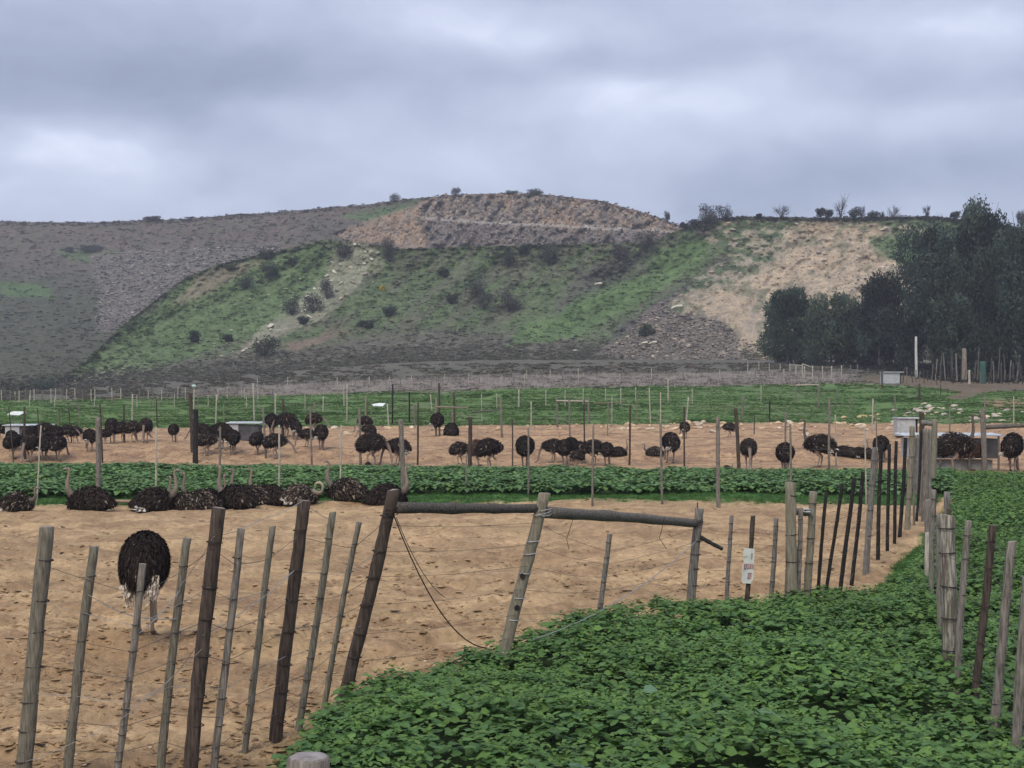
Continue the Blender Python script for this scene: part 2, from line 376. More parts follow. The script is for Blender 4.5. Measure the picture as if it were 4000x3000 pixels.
def b_col(px, py, t):
    n = fbm(px/28, py/12, 110, 4); f = fbm(px/7, py/4, 111, 3)
    c = np.zeros(px.shape+(3,))+np.array([.118, .096, .078]); c = mixc(c, ss(.42, .62, n)*.55, (.092, .092, .062)); c = mixc(c, ss(.52, .7, f)*.5, (.055, .050, .040))
    c = mixc(c, ss(545, 640, py)*.7, (.066, .078, .046)); c = mixc(c, ss(545, 640, py)*ss(.5, .62, f)*.5, (.042, .048, .03))
    g = np.array([.08, .135, .05])
    for k, (p, a) in enumerate([([(728, 468), (830, 447), (915, 428), (890, 468), (800, 477)], .8), ([(0, 604), (110, 622), (112, 646), (0, 640)], .8), ([(118, 540), (270, 543), (262, 560), (150, 566)], .6)]):
        c = mixc(c, soft(px, py, p, 8, 30, 120+k)*a, g)
    e = np.array([.24, .175, .12])*(.7+.6*fbm(px/9, py/9, 130, 3))[..., None]
    e = mixc(e, ss(.5, .65, fbm(px/14, py/10, 131, 3))*.6, (.2, .17, .14))
    c = mixc(c, soft(px, py, EARTH, 8, 30, 95), e)
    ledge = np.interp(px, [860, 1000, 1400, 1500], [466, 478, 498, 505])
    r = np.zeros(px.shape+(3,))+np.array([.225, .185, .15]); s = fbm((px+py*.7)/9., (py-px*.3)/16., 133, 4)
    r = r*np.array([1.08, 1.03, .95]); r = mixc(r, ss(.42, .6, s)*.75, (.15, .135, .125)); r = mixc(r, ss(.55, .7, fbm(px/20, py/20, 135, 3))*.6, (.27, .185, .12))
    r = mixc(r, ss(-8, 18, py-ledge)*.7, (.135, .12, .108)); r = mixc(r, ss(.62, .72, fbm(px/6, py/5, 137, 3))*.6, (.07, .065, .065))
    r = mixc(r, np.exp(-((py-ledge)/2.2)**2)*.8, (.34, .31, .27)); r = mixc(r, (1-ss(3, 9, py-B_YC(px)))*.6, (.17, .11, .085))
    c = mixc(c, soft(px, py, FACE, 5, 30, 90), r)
    sc = np.array([.135, .122, .105])*(.5+.9*fbm(px/5, py/4, 140, 3))[..., None]
    c = mixc(c, soft(px, py, SCREE, 10, 30, 141), sc)
    return c
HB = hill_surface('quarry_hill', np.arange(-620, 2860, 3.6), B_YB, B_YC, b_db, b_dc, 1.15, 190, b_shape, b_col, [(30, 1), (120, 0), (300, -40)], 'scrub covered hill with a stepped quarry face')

S_YC = interp([-620, 40, 130, 200, 260, 330, 400, 470, 560, 640, 700, 760, 870, 1000, 1200, 1400, 1440, 1480, 1520, 1600, 1780, 2000, 2150, 2212, 2500, 2860],
              [870, 850, 822, 768, 708, 652, 600, 572, 550, 532, 517, 522, 538, 533, 528, 524, 508, 491, 475, 468, 471, 467, 481, 494, 530, 560])
def S_YB(px): return HY+F*(CH-zprof(px, 262.))/262.+3
def s_db(px): return np.asarray(px)*0+260.
def s_dc(px): return s_db(px)+6+(S_YB(px)-S_YC(px))*.26
def s_shape(px, py, t, D, DB, DC):
    h = np.clip((DC-DB-6)/70, 0, 1)
    d, _ = line_dist(px, py, 1480, 490, 1060, 760)
    D = D+9*np.exp(-(d/80)**2)*np.clip(t*2.5, 0, 1)*(1-ss(.6, 1, t)*.9)
    d, _ = line_dist(px, py, 1320, 560, 1180, 700); D = D-5*np.exp(-(d/50)**2)*np.clip(t*3, 0, 1)
    D = D+(fbm((px+py*1.1)/55., (py-px*.25)/90., 201, 4)-.5)*11*h*np.clip(t*3, 0, 1)*(1-ss(.7, 1, t)*.85)
    return D+(fbm(px/9, py/6, 203, 3)-.5)*2.2*np.clip(t*5, 0, 1)
SAND = [(1750, 482), (1900, 490), (1955, 560), (1985, 650), (1900, 715), (1700, 715), (1655, 790), (1590, 770), (1600, 710), (1480, 690), (1450, 700), (1530, 635), (1640, 590), (1690, 560), (1700, 510)]
ROCKY = [(1500, 490), (1620, 478), (1750, 478), (1990, 490), (2010, 540), (1930, 560), (1700, 600), (1560, 640), (1420, 720), (1400, 700), (1500, 600), (1600, 540), (1500, 520)]
SCREE2 = [(1290, 768), (1380, 690), (1430, 655), (1470, 680), (1550, 690), (1592, 722), (1612, 784), (1400, 784)]
SLAB = [(735, 522), (800, 528), (835, 560), (760, 625), (690, 690), (590, 735), (500, 770), (560, 720), (640, 655), (700, 600)]
def s_col(px, py, t):
    st = fbm((px+py*1.2)/22., (py-px*.3)/60., 210, 4); f = fbm(px/6, py/4, 211, 3)
    c = np.zeros(px.shape+(3,))+np.array([.10, .136, .064])
    c = mixc(c, ss(.42, .64, st)*.6, (.12, .112, .085)); c = mixc(c, ss(.56, .70, f)*.55, (.055, .062, .042))
    low = ss(-30, 12, py-np.interp(px, [100, 450, 650, 1000, 1250, 1400, 1700], [830, 780, 752, 722, 748, 765, 790])+(fbm(px/40, py/20, 213, 3)-.5)*30)
    sc = np.array([.115, .108, .085])*(.6+.75*fbm(px/30, py/5, 214, 4))[..., None]
    c = mixc(c, low, sc)
    def z(poly, col, a=1., s=220, wob=14): 
        nonlocal c; c = mixc(c, soft(px, py, poly, wob, 38, s)*a, col)
    z([(400, 605), (560, 560), (720, 522), (850, 545), (760, 620), (620, 690), (480, 750), (300, 800), (180, 812)], np.array([.10, .152, .062])*(.6+.8*st)[..., None], .75, 221)
    z([(1400, 548), (1560, 498), (1500, 580), (1390, 650), (1255, 725), (1085, 750), (1120, 712), (1280, 625)], np.array([.10, .158, .06])*(.5+.9*st)[..., None], .9, 225)
    z([(420, 600), (480, 575), (570, 562), (500, 602), (430, 645), (380, 668)], (.2, .165, .12), .8, 230)
    z([(1250, 575), (1420, 540), (1400, 590), (1240, 650), (1180, 690)], (.10, .095, .085), .6, 233)
    z([(600, 745), (760, 702), (745, 722), (625, 758)], (.19, .13, .105), .7, 236)
    pal = np.array([.27, .25, .19])*(.6+.8*f)[..., None]; z(SLAB, pal, .6, 240)
    z([(1325, 715), (1500, 600), (1570, 560), (1600, 565), (1490, 650), (1400, 690), (1330, 735)], (.095, .085, .083), .9, 244)
    rk = mixc(np.zeros(px.shape+(3,))+np.array([.10, .13, .07]), ss(.45, .58, fbm(px/16, py/10, 246, 4)), (.31, .27, .20)); z(ROCKY, rk, .9, 247)
    sd_ = np.array([.40, .315, .22])*(.72+.5*fbm(px/26, py/18, 249, 4))[..., None]; sd_ = mixc(sd_, ss(.56, .68, fbm(px/9, py/7, 250, 3))*.6, (.25, .225, .19)); sd_ = mixc(sd_, ss(.54, .68, fbm((px+py*.5)/24, (py-px*.2)/34, 263, 4))*.7, (.14, .15, .10))
    z(SAND, sd_, .95, 251, 20)
    z([(1868, 510), (2000, 500), (2012, 560), (1955, 578), (1900, 545)], (.075, .13, .05), .9, 254)
    z([(1640, 690), (1720, 600), (1740, 620), (1690, 720)], (.16, .15, .12), .5, 257)
    z(SCREE2, np.array([.15, .13, .11])*(.5+.9*f)[..., None], .95, 260)
    c = mixc(c, (1-ss(4, 10, py-S_YC(px)))*(px > 1480)*.7, (.10, .085, .085))
    return c
HS = hill_surface('spoil_heap', np.arange(-620, 2860, 3.3), S_YB, S_YC, s_db, s_dc, 1.6, 150, s_shape, s_col, [(6, .3), (25, 0), (60, -2), (100, -25)], 'grassy and stony spoil heap below the quarry')
def hill_depth(H, px, py):
    """depth of the surface H at a picture place (nearest grid cell)"""
    px = np.asarray(px, float); py = np.asarray(py, float)
    j = np.clip(np.round((px-H['xs'][0])/(H['xs'][1]-H['xs'][0])).astype(int), 0, len(H['xs'])-1)
    yb = H['yb'](px); yc = H['yc'](px); t = (py-yb)/(yc-yb); n = H['px'].shape[0]
    i = np.clip(np.round((t+.03)/1.03*(n-1)).astype(int), 0, n-1)
    return H['Y'][i, j], H['C'][i, j]

hz = bpy.data.materials.new('haze'); hz.use_nodes = True; t_ = hz.node_tree; t_.nodes.clear()
pv = t_.nodes.new('ShaderNodeVolumePrincipled'); pv.inputs['Density'].default_value = .00036; pv.inputs['Color'].default_value = (.86, .90, 1.0, 1); pv.inputs['Anisotropy'].default_value = .2
om = t_.nodes.new('ShaderNodeOutputMaterial'); t_.links.new(pv.outputs[0], om.inputs['Volume'])
x0, x1, y0, y1, z0, z1 = -6000, 6000, -400, 1900, -60, 118
HX = float(max(np.abs(Xg).max(), HB['X'].max(), -HB['X'].min()))+50
v_ = [(x, y, z) for x in (-HX, HX) for y in (-320, 1850) for z in (float(Zg.min())-80, max(float(HB['Z'].max()), float(HS['Z'].max()))+12)]
o = bpy.data.objects.new('haze', bpy.data.meshes.new('haze')); COL.objects.link(o); o.data.from_pydata(v_, [], [(0, 1, 3, 2), (4, 6, 7, 5), (0, 4, 5, 1), (2, 3, 7, 6), (0, 2, 6, 4), (1, 5, 7, 3)]); o.data.materials.append(hz); o['kind'] = 'stuff'; o['label'] = 'thin pale haze over the valley'

# ------------------------------------------------------------------ small repeated shapes (templates)
def tpl(v, f, s=None):
    v = np.asarray(v, float); return v, np.asarray(f, int), (np.ones(len(v)) if s is None else np.asarray(s, float))
def clump_tpl(seed, n, flat=.8, w=.28, spread=1.0, twig=False):
    r = random.Random(seed); V = []; Fc = []; S = []
    for k in range(n):
        a = r.uniform(0, 6.283); rad = spread*math.sqrt(r.random())*.5; h = r.uniform(.25, 1)*flat*(1-rad*.9)
        x, y = rad*math.cos(a), rad*math.sin(a); b = r.uniform(0, 6.283); ww = w*r.uniform(.6, 1.3)
        if twig:
            V += [(x*.5-ww*.5, y*.5, 0), (x*.5+ww*.5, y*.5, 0), (x*1.3, y*1.3, h)]
        else:
            V += [(x-ww*math.cos(b), y-ww*math.sin(b), h*.35), (x+ww*math.cos(b), y+ww*math.sin(b), h*.45+r.uniform(-.1, .1)), (x+r.uniform(-.2, .2), y+r.uniform(-.2, .2), h)]
        Fc.append((3*k, 3*k+1, 3*k+2)); q = r.uniform(.65, 1.3); S += [q*.85, q*.85, q*1.1]
    return tpl(V, Fc, S)
CL = [clump_tpl(i, 9) for i in range(5)]
GR = [clump_tpl(20+i, 7, .9, .07, 1.0, True) for i in range(5)]
DR = [clump_tpl(40+i, 7, 1.0, .035, 1.1, True) for i in range(6)]
def ico(sub):
    t = (1+5**.5)/2
    v = [(-1, t, 0), (1, t, 0), (-1, -t, 0), (1, -t, 0), (0, -1, t), (0, 1, t), (0, -1, -t), (0, 1, -t), (t, 0, -1), (t, 0, 1), (-t, 0, -1), (-t, 0, 1)]
    f = [(0, 11, 5), (0, 5, 1), (0, 1, 7), (0, 7, 10), (0, 10, 11), (1, 5, 9), (5, 11, 4), (11, 10, 2), (10, 7, 6), (7, 1, 8), (3, 9, 4), (3, 4, 2), (3, 2, 6), (3, 6, 8), (3, 8, 9), (4, 9, 5), (2, 4, 11), (6, 2, 10), (8, 6, 7), (9, 8, 1)]
    v = [Vector(p).normalized() for p in v]
    for _ in range(sub):
        c = {}; nf = []
        def mid(a, b):
            k = (min(a, b), max(a, b))
            if k not in c: v.append(((v[a]+v[b])/2).normalized()); c[k] = len(v)-1
            return c[k]
        for a, b, d in f:
            x, y, z = mid(a, b), mid(b, d), mid(d, a); nf += [(a, x, z), (b, y, x), (d, z, y), (x, y, z)]
        f = nf
    return np.array([tuple(p) for p in v]), np.array(f)
def rock_tpl(seed, sub=1):
    v, f = ico(sub); r = np.random.default_rng(seed)
    for _ in range(7):      # cut with random planes for facets
        n = r.normal(size=3); n /= np.linalg.norm(n); d = r.uniform(.55, .85); k = v@n-d; v = v-np.clip(k, 0, None)[:, None]*n
    v = v*np.array([1, .8, .62])*.5; v[:, 2] += .18
    return v, f, np.ones(len(v))
ROCKS = [rock_tpl(i, 1) for i in range(6)]; PEB = [rock_tpl(30+i, 0) for i in range(5)]
ROCKME = {}
def rock_mesh(kind, i, col):
    k = (kind, i)
    if k not in ROCKME:
        v, f, _ = rock_tpl(60+i, 2); n = (np.array(vn(v[:, 0]*7+i, v[:, 1]*7+v[:, 2]*5, 5))-.5)*.07
        v = v*(1+n)[:, None]
        ROCKME[k] = mesh_np('boulder', v, [f], M_ROCKC, np.array(col)*(.8+.4*vn(v[:, 0]*3, v[:, 2]*4, 8))[:, None], False, link=False)
    return ROCKME[k]

# ------------------------------------------------------------------ trees
def tube(pts, rad, n=6, cap=True):
    """swept tube; returns verts, faces(tri)"""
    pts = [Vector(p) for p in pts]; V = []; Fq = []
    prev = None
    for i, p in enumerate(pts):
        d = (pts[min(i+1, len(pts)-1)]-pts[max(i-1, 0)]).normalized()
        if prev is None: u = d.orthogonal().normalized()
        else: u = (prev-d*prev.dot(d)).normalized()
        prev = u; w = d.cross(u); r = rad[i] if hasattr(rad, '__len__') else rad
        for k in range(n):
            a = 2*math.pi*k/n; V.append(p+(u*math.cos(a)+w*math.sin(a))*r)
    for i in range(len(pts)-1):
        for k in range(n):
            a, b = i*n+k, i*n+(k+1) % n; Fq += [(a, b, b+n), (a, b+n, a+n)]
    if cap:
        o = len(V); V.append(pts[0]); V.append(pts[-1]); e = (len(pts)-1)*n
        for k in range(n): Fq += [(o, (k+1) % n, k), (o+1, e+k, e+(k+1) % n)]
    return V, Fq
def join_parts(parts):
    V = []; Fc = []
    for v, f in parts:
        o = len(V); V += [tuple(p) for p in v]; Fc += [tuple(i+o for i in t) for t in f]
    return V, Fc
def mesh_py(name, V, Fc, mat, parent=None, loc=(0, 0, 0), smooth=False, link=True, mats=None, mi=None):
    me = bpy.data.meshes.new(name); me.from_pydata([tuple(v) for v in V], [], Fc)
    for m in (mats or [mat]): me.materials.append(m)
    if mi: me.polygons.foreach_set('material_index', mi)
    if smooth: me.polygons.foreach_set('use_smooth', [True]*len(me.polygons))
    me.update()
    if not link: return me
    return add(name, me, parent, loc)
M_BARK = mat_two('eucalyptus_bark', (.05, .046, .042), (.16, .145, .13), 3, .9, (2, 2, .5), .4, .05)
M_BARKP = mat_two('pale_eucalyptus_bark', (.16, .125, .095), (.30, .25, .20), 3, .9, (2, 2, .5), .4, .05)
M_TWIG = mat_two('dark_twigs', (.035, .03, .03), (.08, .07, .065), 5, .9, bump=0)
def leaf_mass(centres, radii, n, size, col, droop=.35, seed=0, elong=1.7):
    r = np.random.default_rng(seed); centres = np.asarray(centres, float); radii = np.asarray(radii, float)
    w = (radii.prod(1))**.66; which = r.choice(len(centres), n, p=w/w.sum()); tone = r.uniform(.45, 1.9, len(centres))
    d = r.normal(size=(n, 3)); d /= np.linalg.norm(d, axis=1)[:, None]
    rr = r.uniform(.35, 1.0, n)**.55*(1+.14*r.normal(size=n))
    p = centres[which]+d*rr[:, None]*radii[which]
    # leaves hang: long axis mostly down, width sideways
    ax = r.normal(size=(n, 3))*.6; ax[:, 2] -= droop*2; ax /= np.linalg.norm(ax, axis=1)[:, None]
    sd_ = np.cross(ax, r.normal(size=(n, 3))); sd_ /= np.linalg.norm(sd_, axis=1)[:, None]
    s = size*r.uniform(.6, 1.4, n)[:, None]
    a = p-ax*s*elong*.5; b = p+sd_*s*.42; c = p+ax*s*elong*.5; e = p-sd_*s*.42
    V = np.stack([a, b, c, e], 1).reshape(-1, 3); Fq = np.arange(4*n).reshape(n, 4)
    q = r.uniform(.6, 1.35, n)*tone[which]; hue = r.normal(size=n)*.10
    C = np.array(col)[None]*q[:, None]*np.stack([1+hue, 1+hue*.3, 1-hue], 1)
    return V, Fq, np.repeat(np.clip(C, 0, 1), 4, 0)
def tree(px, base, top, wid, label, col, seed, nl=9000, Y=None, bare=.22, bark=None, lobes=16, cat='tree', group=None, lsize=.30, name='eucalyptus_tree', keep_low=.12):
    g = G(px, base) if Y is None else PX(px, base, Y); s = sc_at(g.y); H = (base-top)/s; Wd = wid/s*1.12; col = tuple(c*k for c, k in zip(col, (1.5, 1.65, 1.35)))
    r = random.Random(seed); root = empty(name, g, label, cat, group)
    parts = []; cent = []; rad = []
    nst = 2 if Wd > 5 else 1
    stems = []
    for k in range(nst):
        x0 = (k-.5*(nst-1))*.5; pts = [Vector((x0, r.uniform(-.3, .3), -.2))]; dx = (k-.5*(nst-1))*Wd*.16+r.uniform(-.2, .2)*Wd*.3
        for j in range(1, 7):
            t = j/6; pts.append(Vector((x0+dx*t+r.uniform(-.25, .25)*Wd*.06, r.uniform(-.3, .3), H*.88*t)))
        r0 = .028*H*.5+.05; parts.append(tube(pts, [r0*(1-.8*j/6) for j in range(7)], 8)); stems.append(pts)
    for k in range(lobes):
        t = bare*.5+(1-bare*.5)*((k+.5)/lobes)**.9; st = stems[k % nst]; i = min(5, int(t*6)); p = st[i].lerp(st[i+1], t*6-i) if i < 6 else st[-1]
        a = k*2.4+r.uniform(-.4, .4); reach = Wd*.5*(max(.15, math.sin(math.pi*min(1, (t*.74+.16))))**.55)*r.uniform(.45, .85)
        e = Vector((math.cos(a)*reach+p.x*.6, math.sin(a)*reach*.8, H*(t*.95)+reach*.25))
        m = (p*.5+e*.5)+Vector((0, 0, -.1*reach)); parts.append(tube([p, m, e], [.09+.004*H, .06, .025], 5))
        rr = Wd*r.uniform(.10, .24)
        cent.append(e); rad.append((rr, rr*.9, rr*r.uniform(1.0, 1.5)*min(1.4, H/Wd*.7)))
    cent.append(Vector((0, 0, H*(.52+bare*.3)))); rad.append((Wd*.26, Wd*.24, H*.30))
    for k in range(9): # bare twigs sticking out
        e = cent[-2-k]; f = e+Vector((r.uniform(-.12, .12)*Wd, 0, r.uniform(.08, .2)*H)); parts.append(tube([e, (e+f)*.5+Vector((.1, 0, 0)), f], [.05, .04, .02], 4))
    for k in range(3): # ragged tips at the top
        e = stems[0][-1]+Vector((r.uniform(-.2, .2)*Wd, 0, r.uniform(.0, .08)*H)); cent.append(e); rad.append((Wd*.11, Wd*.11, H*.07))
    V, Fc = join_parts(parts); t_ = mesh_py('trunk', V, Fc, bark or M_BARK, root, smooth=True)
    V, Fq, C = leaf_mass(cent, rad, int(nl*1.6), lsize*.9, col, .55, seed, 1.9); V[:, 2] = np.maximum(V[:, 2], keep_low*H*(.4+rng.random(len(V))))
    mesh_np('crown', V, [Fq], M_CROWN, C, parent=root)
    return root
DK = (.032, .041, .036)
tree(1706, 796, 632, 112, 'dark bushy eucalyptus at the left end of the tree group below the sandy slope', (.034, .046, .036), 1, 8000, 238, .05, keep_low=.0, lobes=20)
tree(1800, 800, 642, 130, 'rounded grey-green eucalyptus second from the left end of the tree group', (.040, .049, .038), 2, 8500, 230, .05, keep_low=.0, lobes=20)
tree(1905, 806, 604, 110, 'narrow dark eucalyptus just left of the concrete power pole', (.026, .034, .034), 3, 8500, 222, .08, keep_low=.02, lobes=20)
tree(2022, 814, 508, 150, 'tall dark eucalyptus right behind the power pole with a lopsided top', (.030, .038, .037), 4, 14000, 212, .16, lobes=26)
tree(2122, 822, 462, 140, 'tallest eucalyptus reaching above the skyline with a tuft on top', (.033, .041, .038), 5, 14000, 206, .20, lobes=26)
tree(2215, 826, 505, 150, 'big dark eucalyptus at the right edge of the picture', (.030, .038, .035), 6, 14000, 200, .20, lobes=26)
tree(1868, 800, 700, 70, 'low brownish eucalyptus in the gap between the taller trees', (.055, .052, .042), 7, 3500, 240, .05, keep_low=.0)
tree(2062, 820, 640, 90, 'lower eucalyptus in front of the two tallest trees', (.036, .045, .038), 8, 5000, 199, .22)
tree(2330, 834, 540, 150, 'eucalyptus just beyond the right edge', DK, 9, 6000, 205, .2)

# trunks standing clear below the crowns
def pole_mesh(h, r0, r1, seed, n=8, seg=6, wob=.012, top_pt=False, lean=(0, 0)):
    r = random.Random(seed); pts = []; rad = []; lx, ly = lean
    ph = r.uniform(0, 6.28)
    for k in range(seg+1):
        t = k/seg; pts.append(Vector((lx*t+math.sin(t*5+ph)*wob*h*.5+r.uniform(-1, 1)*wob*h*.25, ly*t+r.uniform(-1, 1)*wob*h*.3, -.25+(h+.25)*t))); rad.append((r0+(r1-r0)*t)*r.uniform(.94, 1.06))
    if not top_pt:
        pts.append(pts[-1]+Vector((0, 0, .006*h))); rad.append(rad[-1]*.82)
    return tube(pts, rad, n)
def simple_pole(name, px, base, top, w, mat, label, cat, seed, lean=0, Y=None, group=None):
    g = G(px, base) if Y is None else PX(px, base, Y); s = sc_at(g.y)
    V, Fc = pole_mesh((base-top)/s, w/s/2*1.1, w/s/2*.8, seed, 10, 6, .006, lean=(lean/s, 0))
    o = mesh_py(name, V, Fc, mat, loc=g, smooth=True); tag(o, label, cat, group); return o
M_CONC = mat_two('pale_concrete', (.42, .42, .38), (.58, .58, .53), 5, .85, bump=.15)
simple_pole('utility_pole', 1979, 817, 727, 6, M_CONC, 'slim pale concrete pole standing in front of the dark eucalyptus trees', 'pole', 1)
simple_pole('tree_trunk', 2083, 824, 752, 11, M_BARKP, 'pale bare trunk snag under the tallest eucalyptus', 'tree trunk', 2)
simple_pole('wrapped_trunk', 2123, 828, 780, 15, mat_two('green_mesh', (.03, .075, .06), (.05, .12, .095), 12, .7), 'tree trunk wrapped in blue-green shade net near the right edge', 'tree trunk', 3)
simple_pole('tree_trunk', 2094, 830, 800, 5, WOOD['pale'], 'short pale post stub between the snag and the green wrapped trunk', 'post', 4)
rt = random.Random(9)
for k in range(16):
    px = (2030, 2042, 2056, 2068, 2104, 2112, 2140, 2148, 2156, 2163, 2172, 2180, 2188, 2196, 2205, 2020)[k]
    simple_pole('sapling_stem', px, 822+rt.uniform(-3, 8), 785-rt.uniform(0, 45), rt.uniform(2.2, 3.8), [M_BARK, M_BARK, WOOD['brown'], WOOD['mauve']][k % 4],
                ('pale ' if k % 4 == 3 else 'dark ')+'bare sapling stem '+spot(px, ((2035, 'right of the concrete pole'), (2050, 'left of the pale snag'), (2075, 'touching the pale snag'), (2108, 'right of the pale snag'), (2120, 'beside the wrapped trunk'), (2150, 'right of the wrapped trunk'), (2175, 'midway to the right edge'), (3000, 'near the right edge'))), 'sapling', 30+k, rt.uniform(-5, 5), group='bare sapling stems under the eucalyptus trees')

# ------------------------------------------------------------------ shrubs
def shrub(H, px, py, w, h, label, col, seed, bare=False, group=None, twig=.4, cat='shrub'):
    """px, py: middle of the foot; w, h in picture units"""
    Y, _ = hill_depth(H, px, min(py, 1e9)); Y = float(Y); g = PX(px, py, Y-.3); s = sc_at(g.y); w, h = w/s*1.15, h/s*1.15
    root = empty('shrub', g, label, cat, group); r = random.Random(seed)
    parts = []; cent = []; rad = []
    for k in range(11):
        a = k*2.4; e = Vector((math.cos(a)*w*.42*r.uniform(.3, 1), math.sin(a)*w*.25, h*r.uniform(.2, .95)))
        parts.append(tube([(0, 0, -.3), e*.5+Vector((0, 0, .1*h)), e], [.05*h*.4+.02, .03+.008*h, .015], 4))
        cent.append(e*.85); rad.append((w*.19, w*.16, h*.27))
        if bare:
            for q in range(3):
                f = e+Vector((r.uniform(-.25, .25)*w, r.uniform(-.1, .1)*w, r.uniform(.05, .3)*h)); parts.append(tube([e*.7, f], [.05, .02], 3))
    V, Fc = join_parts(parts); mesh_py('branches', V, Fc, M_TWIG, root)
    if not bare: cent.append(Vector((0, 0, h*.4))); rad.append((w*.36, w*.28, h*.38))
    V, Fq, C = leaf_mass(cent, rad, 420 if bare else 1500, max(.18, w*.034)*(1 if not bare else .8), col, .1, seed, 1.3)
    V[:, 2] = np.maximum(V[:, 2], -.2)
    mesh_np('foliage', V, [Fq], M_CROWN, C, parent=root); return root
DG = (.045, .055, .042); OG = (.07, .085, .045); GB = (.075, .07, .062)
SHR = [ # surface, x, foot y, w, h, colour, label
 (HB, 852, 436, 28, 16, DG, 'rounded dark shrub alone on the skyline left of the quarry'),
 (HB, 984, 423, 26, 15, DG, 'dark shrub on the skyline right above the left end of the quarry face'),
 (HB, 1105, 420, 26, 9, DG, 'low flat shrub on the skyline above the middle of the quarry face'),
 (HB, 1157, 422, 36, 13, DG, 'widest shrub on the skyline above the quarry face'),
 (HB, 1442, 480, 14, 22, DG, 'tiny lollipop shaped shrub where the quarry skyline drops to the notch'),
 (HB, 330, 477, 40, 9, (.07, .055, .055), 'low brown mound shrub on the far left skyline'),
 (HB, 150, 545, 22, 12, DG, 'small dark shrub above the grey scree on the left hillside'),
 (HB, 200, 543, 60, 12, DG, 'long low dark thicket above the grey scree on the left hillside'),
 (HS, 742, 556, 46, 32, DG, 'dark shrub among the pale slabs at the top of the grassy slope'),
 (HS, 838, 560, 36, 46, GB, 'leafless grey bush right of the pale slabs below the orange earth'),
 (HS, 582, 596, 40, 28, DG, 'round dark shrub high on the grassy ridge, just above another one'),
 (HS, 530, 626, 42, 34, DG, 'dark green shrub leaning downhill on the upper grassy ridge'),
 (HS, 575, 560, 40, 20, DG, 'dark shrub on the crest where the grey scree ends'),
 (HS, 632, 574, 26, 18, DG, 'small shrub between the crest and the pale slabs'),
 (HS, 497, 582, 24, 12, OG, 'olive shrub on the crest beside the tan bare strip'),
 (HS, 1098, 575, 44, 38, DG, 'dark upright shrub below the middle of the quarry floor'),
 (HS, 1186, 572, 60, 42, DG, 'largest dark round shrub below the quarry floor'),
 (HS, 1132, 548, 32, 20, DG, 'shrub tucked behind the pair below the quarry floor'),
 (HS, 676, 674, 54, 36, DG, 'wide dark shrub on the pale rubble, right one of a pair'),
 (HS, 630, 678, 38, 34, DG, 'upright dark shrub on the pale rubble, left one of a pair'),
 (HS, 572, 768, 68, 40, (.06, .068, .04), 'big olive dome shrub at the foot of the grassy slope'),
 (HS, 706, 644, 32, 36, GB, 'brownish bush between two pale slabs'),
 (HS, 655, 700, 26, 14, DG, 'small dark shrub under the pair on the rubble'),
 (HS, 1030, 642, 44, 40, DG, 'dark shrub in the middle of the green slope'),
 (HS, 1046, 668, 50, 34, GB, 'grey leafless bush just below the dark shrub mid slope'),
 (HS, 1100, 672, 60, 40, GB, 'wide grey leafless thicket in the middle of the slope'),
 (HS, 960, 600, 30, 22, DG, 'small dark shrub on the upper middle slope'),
 (HS, 840, 680, 34, 18, DG, 'low shrub halfway down below the yellow bush'),
 (HS, 975, 655, 30, 20, DG, 'shrub left of the dark one mid slope'),
 (HS, 1395, 726, 40, 24, (.055, .07, .038), 'green cushion shrub beside pale stones at the edge of the brown scree'),
 (HS, 420, 738, 24, 22, DG, 'small dark shrub low on the left grassy slope'),
 (HS, 492, 738, 22, 14, DG, 'tiny shrub right of the small one low on the left slope'),
 (HS, 790, 706, 44, 14, DG, 'flat dark thicket where the grassy slope meets the scrub'),
 (HS, 825, 628, 12, 9, (.35, .30, .04), 'small yellow flowering bush on the middle slope'),
 (HS, 1395, 545, 50, 46, GB, 'tall leafless grey bush near the notch below the quarry'),
 (HS, 1340, 560, 50, 30, GB, 'leafless grey thicket left of the notch'),
 (HS, 1520, 500, 70, 32, (.055, .06, .05), 'dense bush at the left shoulder of the sandy heap'),
 (HB, 1330, 540, 10, 5, DG, 'dark tuft on the quarry floor'),
]
for i, (H, x, y, w, h, c, lb) in enumerate(SHR): shrub(H, x, y, w, h, lb, c, 300+i)
cg_ = G(95, 852); 
SKY = [(1530, 478, 44, 34, 0), (1565, 474, 40, 28, 0), (1688, 470, 34, 26, 1), (1772, 470, 20, 18, 0), (1790, 470, 26, 20, 0), (1816, 470, 38, 40, 1), (1846, 470, 26, 20, 0), (1862, 471, 20, 22, 1), (1886, 471, 24, 14, 0),
       (1930, 472, 26, 22, 1), (2003, 469, 18, 20, 1), (1640, 470, 12, 8, 0), (2062, 474, 26, 14, 0), (1500, 486, 22, 10, 0), (1478, 492, 18, 10, 0), (1905, 471, 12, 12, 1), (2206, 490, 24, 36, 0)]
SL = ['dark leafy shrub at the left end of the skyline above the sandy heap', 'bushy shrub second on the skyline above the sandy heap', 'thin leafless shrub alone on the skyline left of the middle thicket', 'small shrub at the left end of the middle skyline thicket',
      'leafy shrub in the middle skyline thicket', 'tallest wispy shrub on the skyline of the sandy heap', 'shrub right beside the tallest wispy one', 'thin twiggy shrub right of the middle skyline thicket', 'low shrub towards the right on the skyline',
      'wispy skyline shrub standing between two gaps', 'small leaning shrub alone on the skyline near the tall trees', 'tiny tuft on the skyline left of the thin leafless shrub', 'low bush on the skyline just left of the tallest tree',
      'low bush on the slope below the notch skyline', 'smallest bush beside the notch on the skyline', 'thin twig shrub between low skyline shrubs', 'tall dark bush on the skyline at the right edge']
for i, (x, y, w, h, b) in enumerate(SKY): shrub(HS, x, y, w, h, SL[i], (.05, .052, .05), 400+i, bool(b))
